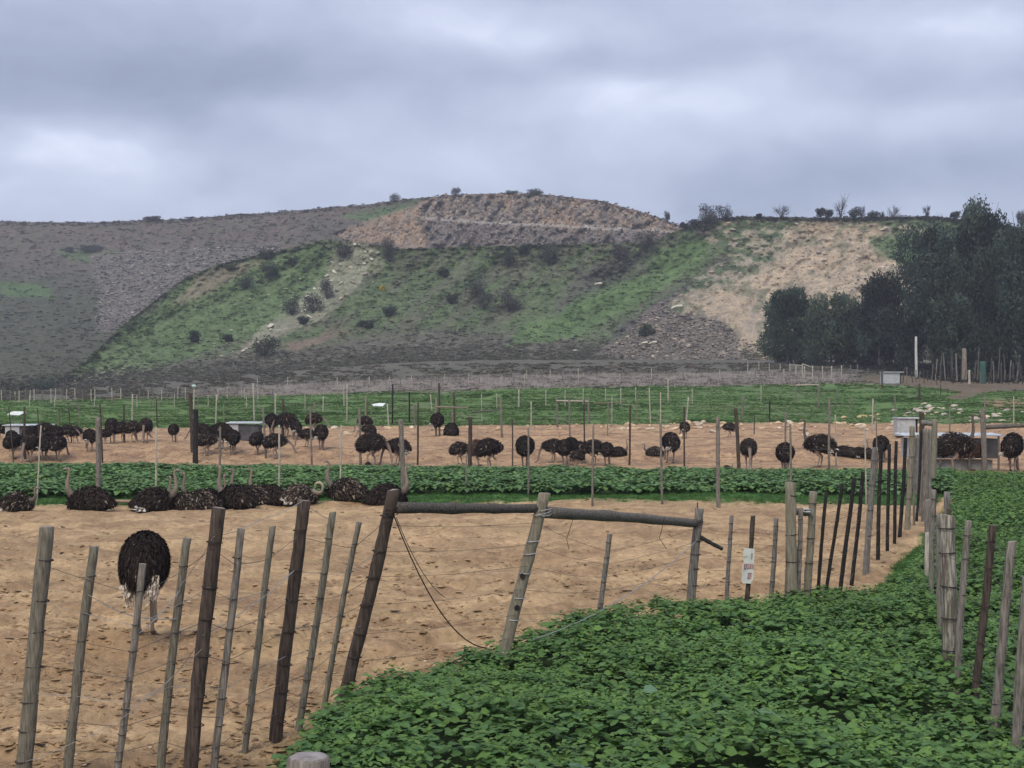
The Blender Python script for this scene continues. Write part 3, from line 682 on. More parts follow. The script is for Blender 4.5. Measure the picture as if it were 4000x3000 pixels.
sh = shrub(HS, 95, 846, 46, 28, 'dusty green bush among pale stones at the far left foot of the slope', (.06, .085, .06), 500)

# ------------------------------------------------------------------ ground cover on the hills and fields
def pick(H, n, cond=None):
    nr, nc = H['px'].shape; i = rng.integers(4, nr-1, n); j = rng.integers(1, nc-1, n)
    fx = rng.random(n); fy = rng.random(n)
    def b(k):
        A = H[k]; return (A[i, j]*(1-fx)+A[i, j+1]*fx)*(1-fy)+(A[i+1, j]*(1-fx)+A[i+1, j+1]*fx)*fy if False else A[i, j]
    P = np.stack([H['X'][i, j]+(H['X'][i, np.minimum(j+1, nc-1)]-H['X'][i, j])*fx, H['Y'][i, j]+(H['Y'][i+1, j]-H['Y'][i, j])*fy, H['Z'][i, j]+(H['Z'][i+1, j]-H['Z'][i, j])*fy+(H['Z'][i, np.minimum(j+1, nc-1)]-H['Z'][i, j])*fx], -1)
    px, py, C = H['px'][i, j], H['py'][i, j], H['C'][i, j]
    m = (px > -160) & (px < 2380)
    if cond is not None: m &= cond(px, py, C)
    return P[m], px[m], py[m], C[m]
def veg(px, py, C):  # where plants grow, not bare sand or stone
    return (C[:, 0] < .135) | (C[:, 1] > C[:, 0]*1.15)
for H, n, nm, lb, cnd in ((HB, 60000, 'heath_scrub', 'low grey-brown heath scrub covering the far hill', lambda px, py, C: veg(px, py, C) & (fbm(px/12, py/6, 300, 3) > .42) & ((px < 1480)) & (py < S_YC(px)+8)),
                      (HS, 60000, 'slope_scrub', 'tufts of grass and low scrub on the spoil heap', lambda px, py, C: veg(px, py, C) & (fbm(px/10, py/5, 301, 3) > .45))):
    P, px, py, C = pick(H, n, cnd); m = len(P); s = sc_at(P[:, 1])
    big = rng.random(m)**4; sz = (3.0+12*big)/s
    col = C*rng.uniform(.45, 1.35, m)[:, None]; dark = rng.random(m) < .22; col[dark] = np.array([.05, .052, .042])*rng.uniform(.6, 1.3, dark.sum())[:, None]
    o = scatter(nm, CL, P, np.stack([sz, sz, sz*.55], 1), rng.uniform(0, 6.28, m), col, M_TUFT); tag(o, lb, 'scrub')
def field_pts(n, x0, x1, y0f, y1f, cond=None):
    px = rng.uniform(x0, x1, n); u = rng.random(n); a, b = y0f(px), y1f(px); py = a+(b-a)*u
    m = np.ones(n, bool) if cond is None else cond(px, py)
    px, py = px[m], py[m]; Y = depth_at(px, py); X = (px-CX)/F*Y
    return px, py, np.stack([X, Y, ground_z(X, Y)], -1)
# scrub between the fences and the heap
px, py, P = field_pts(24000, -150, 2360, lambda p: S_YB(p)-3.+p*0, field_top, lambda a, b: (fbm(a/25, b/5, 310, 3) > .44) & ~inside(a, b, DIRT))
s = sc_at(P[:, 1]); n = len(P); sz = (5+11*rng.random(n)**2)/s; C = np.array([.125, .122, .088])[None]*rng.uniform(.45, 1.3, n)[:, None]; k = rng.random(n) < .3; C[k] = C[k]*np.array([1.2, .95, 1.0])
tag(scatter('lowland_scrub', CL, P, np.stack([sz, sz, sz*.6], 1), rng.uniform(0, 6.28, n), C, M_TUFT), 'dark low scrub between the far fences and the hill foot', 'scrub')
# dry grey brush behind the green field
px, py, P = field_pts(17000, 300, 1880, lambda p: np.interp(p, [300, 800, 1300, 1900], [850, 824, 810, 804]), lambda p: field_top(p)+1, lambda a, b: rng.random(len(a)) < ss(300, 620, a)*(1-ss(1790, 1880, a)))
s = sc_at(P[:, 1]); n = len(P); h = rng.uniform(8, 20, n)/s; C = np.array([.42, .37, .32])[None]*rng.uniform(.5, 1.45, n)[:, None]
tag(scatter('dry_brush', DR, P, np.stack([h*.7, h*.7, h], 1), rng.uniform(0, 6.28, n), C, M_TUFT), 'band of dry grey-mauve brush behind the green field', 'brush')
# green field
px, py, P = field_pts(60000, -150, 2360, field_top, field_bot, lambda a, b: ~inside(a, b, DIRT) & (fbm(a/40, b/4, 320, 3) > .36))
s = sc_at(P[:, 1]); n = len(P); t = fbm(px/150., py/4.5, 70, 3); h = (2.+3*rng.random(n)**2+10*np.clip(t-.52, 0, 1))/s
C = np.array([.10, .19, .06])[None]*(rng.uniform(.6, 1.3, n)*(1.1-ss(.48, .62, t)*.35))[:, None]; k = rng.random(n) < .15; C[k] = C[k]*np.array([1.5, 1.05, .9])
tag(scatter('field_grass', CL, P, np.stack([h*1.6, h*1.6, h], 1), rng.uniform(0, 6.28, n), C, M_TUFT), 'lush green low growth in the field behind the stone row', 'grass')
# short grass fringes
P_ = []; C_ = []
for poly, n in ((LAWN, 30000), (LAWN2, 9000)):
    x0, x1 = max(-150, min(p[0] for p in poly)), min(2360, max(p[0] for p in poly)); y0, y1 = min(p[1] for p in poly), max(p[1] for p in poly)
    px, py, P = field_pts(n, x0, x1, lambda p: p*0+y0, lambda p: p*0+y1, lambda a, b: inside(a+(fbm(a/20, b/9, 330, 2)-.5)*20, b+(fbm(a/14, b/6, 331, 2)-.5)*12, poly))
    P_.append(P); C_.append(np.array([.09, .19, .05])[None]*rng.uniform(.5, 1.4, len(P))[:, None])
P = np.concatenate(P_); C = np.concatenate(C_); n = len(P); h = rng.uniform(.06, .17, n)
tag(scatter('short_grass', GR, P, np.stack([h*1.4, h*1.4, h], 1), rng.uniform(0, 6.28, n), C, M_TUFT), 'short bright grass along the edge of the sandy pen', 'grass')

# ------------------------------------------------------------------ rocks
TAN = (.64, .50, .32); PALE = (.58, .54, .42); BRN = (.165, .145, .12); GRY = (.185, .165, .14); WHT = (.52, .48, .42)
def poly_pts(poly, n):
    x0, x1 = min(p[0] for p in poly), max(p[0] for p in poly); y0, y1 = min(p[1] for p in poly), max(p[1] for p in poly); out = []
    x = rng.uniform(x0, x1, n*6); y = rng.uniform(y0, y1, n*6); m = inside(x, y, poly); return x[m][:n], y[m][:n]
def on_hill(H, px, py):
    Y, _ = hill_depth(H, px, py); return np.stack([(px-CX)/F*Y, Y, CH+(HY-py)/F*Y], -1)
BANK = [(700, 'left of the propped white sheet'), (960, 'under the propped white sheet'), (1110, 'near the yellow post with a rail'), (1180, 'just left of the brown stone heap'), (1250, 'above the brown stone heap'), (1330, 'below the long pole rail'), (1400, 'left of the two thin pale posts'), (1480, 'beside the leaning pale stake'), (1560, 'left of the bending ostrich on the bank'),
        (1640, 'right of the stout dark post'), (1710, 'left of the tall two post frame'), (1790, 'behind the tall ostrich with raised head'), (1860, 'above the three resting ostriches'), (1930, 'left of the grey feed bin'), (2300, 'beside the grey feed bin')]
GEN = {'scree': ((1340, 'at the thin left tip'), (1400, 'under the green cushion shrub'), (1460, 'in the left half'), (1520, 'in the middle'), (1580, 'right of the middle'), (3000, 'next to the dark tree')), 'slab': ((560, 'low beside the olive dome shrub'), (640, 'left of the pair of dark shrubs'), (700, 'around the pair of dark shrubs'), (760, 'below the crest shrub'), (3000, 'right of the brownish bush')),
       'flank': ((1480, 'at the lower left end'), (1560, 'left of the bare sand'), (1660, 'below the dense skyline bush'), (1780, 'above the bare sand'), (1880, 'right below the skyline'), (3000, 'near the tall trees')), 'gscree': ((260, 'at its left edge'), (340, 'in its middle'), (440, 'near the tan strip'), (3000, 'at its upper right end')),
       'pile': ((1975, 'at the left side of the pile'), (2010, 'in the middle of the pile'), (2045, 'in the right half of the pile'), (3000, 'at the right end of the pile')), 'edge': ((2120, 'by the top rail post'), (2160, 'above the right-most shelter end'), (3000, 'at the picture edge'))}
def boulders(P, wpx, cols, label, group, cat='boulder', sink=.12, flat=1., rot=None):
    for k, p in enumerate(P):
        s = sc_at(p[1]); w = wpx[k]/s; i = int(rng.integers(0, 5)); c = cols[int(rng.integers(0, len(cols)))]
        o = add('boulder', rock_mesh(c, i, c), None, (p[0], p[1]-.2*w, p[2]-sink*w*.6), (rng.uniform(-.3, .3), rng.uniform(-.3, .3) if rot is None else rot, rng.uniform(0, 6.28)), (w, w*rng.uniform(.6, 1), w*flat*rng.uniform(.6, 1.05)))
        ppx = CX+F*p[0]/p[1]; md_ = float(np.median(wpx)); sw = 'large ' if wpx[k] > md_*1.25 else ('small ' if wpx[k] < md_*.8 else '')
        mk = BANK if 'bank' in group else GEN[[g_ for w_, g_ in (('brown scree', 'scree'), ('grey scree', 'gscree'), ('slabs', 'slab'), ('flank', 'flank'), ('pile', 'pile'), ('', 'edge')) if w_ in group][0]]
        if group.startswith('yellowish'): tag(o, sw+label, cat, group)
        else: tag(o, sw+label+' '+spot(ppx, mk), cat, group)
def rubble(name, P, wpx, cols, label, flat=1., tmpl=None):
    n = len(P); s = sc_at(P[:, 1]); w = wpx/s; C = np.array(cols)[rng.integers(0, len(cols), n)]*rng.uniform(.6, 1.4, n)[:, None]
    C = C*rng.uniform(.8, 1.3, n)[:, None]; P = P-np.stack([w*0, w*.2, w*0], 1)
    o = scatter(name, tmpl or ROCKS, P, np.stack([w, w*rng.uniform(.6, 1, n), w*rng.uniform(.5, 1, n)*flat], 1), rng.uniform(0, 6.28, n), C, M_ROCKC); return tag(o, label, 'rubble')
def gp(px, py):
    Y = depth_at(px, py); X = (px-CX)/F*Y; return np.stack([X, Y, ground_z(X, Y)], -1)
FACEP = [(700, 512), (890, 450), (960, 424), (1150, 420), (1300, 438), (1400, 464), (1470, 490), (1420, 530), (800, 530)]
x, y = poly_pts(FACEP, 3800); P = on_hill(HB, x, y); C = hill_depth(HB, x, y)[1]; n = len(x); w = (2.5+6*rng.random(n)**2)/sc_at(P[:, 1])
C = C*rng.uniform(.45, 1.7, n)[:, None]
tag(scatter('quarry_rock_face', ROCKS, P, np.stack([w, w*.5, w*rng.uniform(.8, 2.6, n)], 1), rng.uniform(-.5, .5, n), C, M_ROCKC, tilt=rng.uniform(.0, .9, n)), 'broken rock blocks of the stepped quarry face', 'rock face')
x, y = poly_pts(SCREE2, 46); boulders(on_hill(HS, x, y), rng.uniform(9, 18, len(x)), [BRN, (.28, .23, .18), (.12, .10, .095), (.36, .30, .23)], 'brown boulder in the scree', 'boulders in the brown scree')
x, y = poly_pts(SCREE2, 2600); rubble('scree_rubble', on_hill(HS, x, y), 2.5+6.5*rng.random(len(x))**2, [BRN, (.26, .22, .19), (.08, .07, .065), (.34, .28, .22)], 'brown broken rock spread over the scree below the sandy heap')
x, y = poly_pts(SCREE, 26); boulders(on_hill(HB, x, y), rng.uniform(8, 14, len(x)), [GRY, (.28, .26, .23), (.14, .135, .15)], 'grey boulder in the grey scree', 'boulders in the grey scree')
x, y = poly_pts(SCREE, 2600); rubble('grey_scree_rubble', on_hill(HB, x, y), 2.5+7*rng.random(len(x))**2, [GRY, (.30, .27, .22), (.09, .082, .075)], 'grey broken rock spilling down the left hillside')
x, y = poly_pts(SLAB, 40); boulders(on_hill(HS, x, y), rng.uniform(8, 20, len(x)), [PALE, (.56, .54, .42), (.38, .33, .25)], 'pale slab on the slope', 'pale slabs on the grassy slope', flat=.55, rot=-.5)
x, y = poly_pts([(720, 518), (830, 530), (845, 590), (700, 700), (500, 790), (380, 760), (600, 600)], 420); rubble('pale_rubble', on_hill(HS, x, y), 2.5+6*rng.random(len(x))**3, [PALE, (.42, .38, .28), (.33, .28, .21)], 'pale stones strewn over the grassy slope', .6)
x, y = poly_pts(ROCKY, 34); boulders(on_hill(HS, x, y), rng.uniform(8, 17, len(x)), [(.42, .37, .29), (.35, .31, .26), (.48, .38, .26)], 'tan rock on the sandy heap', 'rocks on the flank of the sandy heap', flat=.7)
x, y = poly_pts(ROCKY, 700); rubble('flank_rubble', on_hill(HS, x, y), 2.5+5*rng.random(len(x))**2, [(.38, .33, .27), (.28, .24, .2), (.42, .33, .23)], 'small rocks on the upper flank of the sandy heap', .7)
x, y = poly_pts(SAND, 900); rubble('sandy_face_rubble', on_hill(HS, x, y), 2+4*rng.random(len(x))**3, [(.36, .28, .21), (.24, .2, .17), (.16, .14, .13)], 'gravel and small rocks on the bare sandy face')
x, y = poly_pts([(1700, 640), (1780, 590), (1960, 600), (1940, 680), (1760, 700)], 120); rubble('dark_rubble', on_hill(HS, x, y), 3+6*rng.random(len(x))**2, [(.10, .085, .08), (.16, .13, .12)], 'dark rocks on the lower part of the sandy face')
x, y = poly_pts([(140, 822), (300, 770), (340, 790), (160, 838)], 120); rubble('foot_rubble', on_hill(HS, x, y), 2.5+4*rng.random(len(x)), [(.4, .36, .3), (.3, .27, .24)], 'pale stones at the left foot of the grassy slope')
for (bx, by, bw, lb) in ((1462, 664, 30, 'largest pale boulder beside the top of the brown scree'), (1390, 742, 22, 'pale boulder at the lower left of the brown scree'), (1240, 758, 14, 'small white block standing alone left of the brown scree'),
                         (1410, 741, 22, 'tan boulder near the green cushion shrub'), (712, 608, 18, 'bright white slab on the grassy slope below the crest'), (1290, 615, 26, 'long pale slab on the bright green slope')):
    o = on_hill(HS, np.array([float(bx)]), np.array([float(by)]))[0]; w = bw/sc_at(o[1])
    tag(add('boulder', rock_mesh(PALE, 2, PALE), None, (o[0], o[1]-.4, o[2]-.1*w), (0, -.3, .4), (w, w*.7, w*.6)), lb, 'boulder')
# stone row on the bank behind the pens
n = 86; x = np.sort(rng.uniform(1140, 2010, n)); x[:14] = rng.uniform(590, 1100, 14); y = field_bot(x)+rng.uniform(-1, 14, n)+(rng.random(n) < .2)*12
boulders(gp(x, y), rng.uniform(10, 25, n), [TAN, (.60, .44, .28), (.66, .56, .42), (.5, .40, .30)], 'tan stone on the bank', 'tan stones along the bank', flat=.85, cat='stone')
x = rng.uniform(-100, 2300, 900); y = field_bot(x)+rng.uniform(-2, 30, 900)*rng.random(900); rubble('bank_rubble', gp(x, y), 2+5*rng.random(900)**2, [TAN, (.38, .26, .17), (.3, .2, .14)], 'small tan stones along the bank')
x = rng.uniform(-100, 2300, 1600); y = rng.uniform(940, 1030, 1600); rubble('pen_gravel', gp(x, y), 2+5*rng.random(1600)**3, [(.40, .27, .18), (.30, .19, .13), (.45, .34, .24)], 'loose stones on the sand of the back pen', .6)
for (cx, cy, nn, lb, gr) in ((2010, 888, 24, 'pale boulder', 'boulders of the right stone pile'), (1880, 900, 9, 'yellowish flat stone on the grass left of the right stone pile', 'yellowish stones on the grass'), (2150, 900, 16, 'pale rock on the grass', 'rocks near the right edge of the field')):
    x = cx+rng.normal(size=nn)*(34 if nn > 10 else 28); y = cy+rng.normal(size=nn)*5
    boulders(gp(x, y), rng.uniform(9, 24, nn), [(.42, .37, .32), (.48, .42, .34), TAN] if nn > 10 else [(.60, .47, .24)], lb, gr, flat=.8)
x = 1230+rng.normal(size=30)*22; y = 966+rng.normal(size=30)*12; rubble('stone_heap', gp(x, y), rng.uniform(5, 11, 30), [(.40, .27, .18), (.27, .18, .13)], 'heap of brown stones on the bank of the back pen')
x = 700/3+rng.normal(size=20)*30; 
# clods, stones and droppings on the near sand
def near_sand(n, y0=1095, y1=1700, pw=1.3):
    px = rng.uniform(-250, 2010, n); py = y0+(y1-y0)*rng.random(n)**pw; m = ~inside(px, py, CROP) & ~inside(px, py, LAWN2); return px[m], py[m]
x, y = near_sand(330, 1100, 1650, 1.6); n = len(x); P = gp(x, y); w = rng.uniform(.04, .15, n)
C = np.array([.045, .032, .026])[None]*rng.uniform(.6, 1.6, n)[:, None]
tag(scatter('droppings', ROCKS, P, np.stack([w*1.5, w*.6, w*.25], 1), rng.uniform(0, 6.28, n), C, M_ROCKC), 'dark droppings scattered on the sandy pen', 'droppings')
def cone_tpl(seed):
    r = random.Random(seed); n = 6; V = [(math.cos(a*6.283/n)*.5*r.uniform(.6, 1.2), math.sin(a*6.283/n)*.5*r.uniform(.6, 1.2), 0) for a in range(n)]+[(r.uniform(-.2, .2), r.uniform(-.2, .2), r.uniform(.25, .5))]
    return tpl(V, [(i, (i+1) % n, n) for i in range(n)])
CN = [cone_tpl(i) for i in range(8)]
x, y = near_sand(60000, 1090, 1720, 1.0); m = fbm(x/90., y/20., 900, 3)+rng.random(len(x))*.22 > .545; x, y = x[m], y[m]; n = len(x); P = gp(x, y); w = .02+.12*rng.random(n)**2.6
C = np.array([.50, .325, .17])[None]*rng.uniform(.62, 1.12, n)[:, None]; P[:, 2] -= w*.08
tag(scatter('earth_clods', CN, P, np.stack([w*1.3, w*.8, w*rng.uniform(.2, .6, n)], 1), rng.uniform(0, 6.28, n), C, M_GROUND), 'trampled lumps of sandy earth in the near pen', 'earth clods')
x = rng.uniform(-150, 2300, 16000); y = rng.uniform(918, 1032, 16000); P = gp(x, y); w = (2+6*rng.random(16000)**2.5)/sc_at(P[:, 1]); C = np.array([.46, .30, .185])[None]*rng.uniform(.6, 1.25, 16000)[:, None]
tag(scatter('back_pen_clods', CN, P, np.stack([w*1.4, w, w*rng.uniform(.2, .6, 16000)], 1), rng.uniform(0, 6.28, 16000), C, M_GROUND), 'rough trampled earth of the back pen', 'earth clods')
x, y = near_sand(3000, 1095, 1700, 1.2); n = len(x); P = gp(x, y); w = .02+.08*rng.random(n)**3
C = np.array([[.44, .31, .2], [.36, .23, .14], [.52, .42, .30], [.28, .18, .12]])[rng.integers(0, 4, n)]*rng.uniform(.7, 1.2, n)[:, None]
tag(scatter('pebbles', PEB, P, np.stack([w, w*.8, w*.5], 1), rng.uniform(0, 6.28, n), C, M_ROCKC), 'pebbles and crumbs of earth on the sandy pen', 'pebbles')

# ------------------------------------------------------------------ the leafy crop
def leaf_tpl(seed, lobed=False):
    r = random.Random(seed); n = 7; V = [(0, 0, 0)]
    V += [(.12, 0, .02)]
    for k in range(n):
        a = -2.75+5.5*k/(n-1); rad = .5+.14*math.cos(a)+(.10 if k % 2 == 0 else -.08)*(1.3 if lobed else .8)
        x = .42+rad*math.cos(a)*(1.15 if abs(a) < .5 else .95); y = rad*.95*math.sin(a)
        z = .10*abs(y)-.22*max(0, x-.35)**1.4+r.uniform(-.05, .05); V.append((x, y, z))
    c = 1; V[1] = (.42, 0, -.05); Fc = [(1, 2+k, 3+k) for k in range(n-1)]+[(1, 0, 2), (1, 2+n-1, 0)]
    S = [1.0, 1.06]+[.92+.1*r.random() for _ in range(n)]
    return tpl(V, Fc, S)
LF = [leaf_tpl(i, i % 2 == 0) for i in range(6)]
def simple_leaf(seed):
    r = random.Random(seed); return tpl([(0, 0, 0), (.5, .46, .1), (1, 0, -.12+r.uniform(-.1, .1)), (.5, -.46, .1), (.5, 0, -.02)], [(0, 4, 1), (1, 4, 2), (2, 4, 3), (3, 4, 0)], [.95, 1, 1, 1, 1.05])
LS = [simple_leaf(i) for i in range(4)]
def crop_height(px, py, X, Y, poly, hmax, edge):
    """lower towards the edge of the bed"""
    d = np.full(np.shape(px), 99.); n = len(poly)
    for i in range(n):
        a = poly[i]; b = poly[(i+1) % n]; q, _ = line_dist(px, py, a[0], a[1], b[0], b[1]); d = np.minimum(d, q/sc_at(Y))
    e = np.clip(d/edge, 0, 1)**.5
    return hmax*(.40+.60*e)*((.50+1.0*fbm(X/1.3, Y/1.3, 400, 3)) if hmax > .47 else (.68+.64*fbm(X/1.0, Y/1.0, 400, 3)))
PAL = np.array([[.096, .188, .054], [.086, .172, .058], [.112, .206, .055], [.080, .162, .052]])
def crop(name, label, poly, dens, hmax, size, x0, x1, y0, y1, tmpl, tips=True, nl=11, cols=PAL, edge=.5, cond=None, nparts=0, maxn=200000):
    # candidates in world space
    cor = [(x, y) for x in (x0, x1) for y in (y0, y1)]; YY0 = float(depth_at(x0, y1)); YY1 = float(depth_at(x0, y0))
    XA = min((x0-CX)/F*YY1, (x0-CX)/F*YY0); XB = max((x1-CX)/F*YY1, (x1-CX)/F*YY0)
    n = int(dens*(YY1-YY0)*(XB-XA)); X = rng.uniform(XA, XB, n); Y = rng.uniform(YY0, YY1, n); px = CX+F*X/Y; py = HY+F*(CH-zprof(px, Y))/Y
    m = inside(px, py, poly) & (px > x0) & (px < x1)
    if cond is not None: m &= cond(px, py, X, Y)
    X, Y, px, py = X[m], Y[m], px[m], py[m]; n = len(X); z0 = ground_z(X, Y); h = crop_height(px, py, X, Y, poly, hmax, edge)
    pos = []; sc = []; yw = []; tl = []; cc = []
    base = cols[rng.integers(0, len(cols), n)]*(.8+.4*fbm(X/1.5, Y/1.5, 410, 3))[:, None]
    a0 = rng.uniform(0, 6.28, n)
    for k in range(nl):
        a = a0+k*2.4+rng.normal(size=n)*.3; t = k/(nl-1)*.8          # t=0 tip rosette, t=1 lowest leaves
        if tips and k < 4: s = size*rng.uniform(.38, .6, n); tilt = rng.uniform(-.7, -.1, n); zz = h*1.0; off = .01; c = base*np.array([1.22, 1.12, .9])
        else: s = size*rng.uniform(.75, 1.35, n); tilt = rng.uniform(-.30, .55, n)+.1*t; zz = h*(1.02-.50*t*rng.uniform(.5, 1, n)); off = size*(.1+.5*t); c = base*np.array([1.08, 1.05, 1.0])*rng.uniform(.8, 1.3, n)[:, None]
        pos.append(np.stack([X+np.cos(a)*off, Y+np.sin(a)*off, z0+zz+rng.normal(size=n)*.015], -1)); sc.append(s); yw.append(a); tl.append(tilt); cc.append(c)
    pos = np.concatenate(pos); sc = np.concatenate(sc); yw = np.concatenate(yw); tl = np.concatenate(tl); cc = np.clip(np.concatenate(cc), 0, 1)
    root = empty(name, (0, 0, 0)); tag(root, label, 'crop')
    if nparts:   # the leaves that show largest are parts of their own
        ppx = CX+F*pos[:, 0]/pos[:, 1]; ppy = HY+F*(CH-pos[:, 2])/pos[:, 1]
        ok = (ppx > 20) & (ppx < 2190) & (ppy > 1200) & (ppy < 1640) & (np.tile(h, nl)*.9+np.tile(z0, nl) < pos[:, 2])
        score = np.where(ok, sc/pos[:, 1], 0); idx = np.argsort(-score)[:nparts]
        mes = [mesh_np('leaf', tmpl[i % len(tmpl)][0], [tmpl[i % len(tmpl)][1]], M_LEAF, np.array(cols[i % len(cols)])[None]*1.05*tmpl[i % len(tmpl)][2][:, None], link=False) for i in range(8)]
        for j in idx:
            o = add('leaf', mes[int(rng.integers(0, 8))], root, pos[j]); o.rotation_euler = (rng.uniform(-.2, .2), tl[j], yw[j]); o.scale = (sc[j],)*3
        keep = np.ones(len(sc), bool); keep[idx] = False; pos, sc, yw, tl, cc = pos[keep], sc[keep], yw[keep], tl[keep], cc[keep]
    o = scatter('foliage', tmpl, pos, sc, yw, cc, M_LEAF, tilt=tl, parent=root)
    return root
CROPB = [(x, y) for x, y in CROP]
fc = crop('leafy_crop', 'dense low leafy green crop filling the foreground and the right side', CROP, 62, .46, .082, 440, 2560, 1190, 1860, LF, True, 10, edge=.55, nparts=300)
mid = crop('leafy_crop', 'leafy green crop further back on the right beside the lane', CROP, 22, .50, .15, 1960, 2700, 1028, 1189, LS, True, 8, edge=.5)
stp = crop('leafy_crop', 'strip of broad-leaved green crop between the two sandy pens', STRIP, 19, .68, .20, -160, 2062, 1010, 1084, LS, False, 8, PAL*np.array([1.15, 1.10, 1.3]), 1.7)
BL = [leaf_tpl(77, True), leaf_tpl(78, True)]
for k, (px, py, w) in enumerate([(1640, 1532, 74), (1620, 1440, 40), (1893, 1618, 60), (1470, 1420, 44), (1735, 1300, 40), (1565, 1535, 30), (1400, 1480, 40), (1230, 1650, 60), (1760, 1590, 30), (1975, 1250, 34)]):
    Y = float(depth_at(px, py+.5*sc_at(float(depth_at(px, py))))); p = PX(px, py, Y); s = w/sc_at(Y)*.8
    v, f, q = BL[k % 2]; me = mesh_np('leaf', v, [f], M_LEAF, np.array([.13, .22, .13])[None]*q[:, None], link=False)
    o = add('leaf', me, fc, p, (.1, .25, -1.2+k), (s, s, s)); o['label'] = 'large pale grey-green leaf'

# ------------------------------------------------------------------ fences
def z4(X, Y): return .275*X, 802+.275*Y
def z5(X, Y): return 553+.275*X, 802+.275*Y
def z6(X, Y): return 1106+.275*X, 802+.275*Y
def z7(X, Y): return 1604+.275*X, 774+.275*Y
class Fence:
    def __init__(self, label, group=None): self.label = label; self.posts = []; self.root = None; self.group = group
    def start(self, g):
        if self.root is None: self.root = empty('fence', g, self.label, 'fence', self.group); self.o = Vector(g)
    def post(self, tx, ty, bx, by, w, mat, near=False, label=None, ybase=None, seed=None, name='post', flat=False):
        """top and foot in picture units; ybase: the row of the ground where the foot really stands (behind the crop)"""
        yb = ybase or by; xb = tx+(bx-tx)*(yb-ty)/(by-ty); g = G(xb, yb); g.z = float(zprof(xb, g.y)); self.start(g); s = sc_at(g.y); h = (yb-ty)/s; lx = (tx-xb)/s
        seed = seed if seed is not None else len(self.posts)*7+int(tx)
        if near:
            V, Fc = near_post(h, w/s/2*1.02, w/s/2*.96, seed, lx)
            mats = [WOOD[mat], M_END]; mi = [0]*len(Fc)
            for i in range(16): mi[-1-i] = 1 if mat not in ('black',) else 0
            o = mesh_py(name, V, Fc, None, self.root, g-self.o, True, mats=mats, mi=mi)
        else:
            V, Fc = pole_mesh(h, w/s/2*1.05, w/s/2*.92, seed, 7, 4, .006, lean=(lx, 0)); o = mesh_py(name, V, Fc, WOOD[mat], self.root, g-self.o, True)
        if label: o['label'] = label
        self.posts.append((g, h, lx, w/s/2)); self.obs = getattr(self, 'obs', []); self.obs.append(o); return o
    def at(self, i, fr):
        g, h, lx, r = self.posts[i]; return Vector((g.x+lx*fr, g.y, g.z+h*fr))
    def ties(self, i, frs, mat=None):
        g, h, lx, r = self.posts[i]; rr = random.Random(i*5+int(h*100))
        for f in frs:
            parts = []; c = self.at(i, f+rr.uniform(-.006, .006))-g; tlt = rr.uniform(-.12, .12); ring = []
            for k in range(13):
                a = 2*math.pi*k/12; R_ = r*1.07; ring.append(c+Vector((R_*math.cos(a), R_*math.sin(a), tlt*R_*math.cos(a))))
            parts.append(tube(ring, max(.0035, r*.09), 4, False))
            parts.append(tube([c+Vector((r*.9, -r*.6, 0)), c+Vector((r*1.35, -r*.7, rr.uniform(-.01, .01)))], .003, 4))
            V, Fc = join_parts(parts); mesh_py('wire_tie', V, Fc, mat or M_TIE, self.obs[i])
    def wire(self, idx, frs, rad=.0022, mat=None, sag=.02, loose=0., name='wire'):
        pts = []; rr = random.Random(int(frs[0]*1000)+len(idx))
        for n_, i in enumerate(idx):
            f = frs[n_] if len(frs) > 1 else frs[0]; r = self.posts[i][3]
            p = self.at(i, f)-self.o+Vector((0, -r*1.03, 0))
            if pts:
                a = pts[-1]; d = (p-a).length
                for t in (.25, .5, .75):
                    q = a.lerp(p, t); q.z -= sag*d*4*t*(1-t)+rr.uniform(-1, 1)*loose*d; pts.append(q)
            pts.append(p)
        V, Fc = tube(pts, rad, 4, False); return mesh_py(name, V, Fc, mat or M_WIRE, self.root)
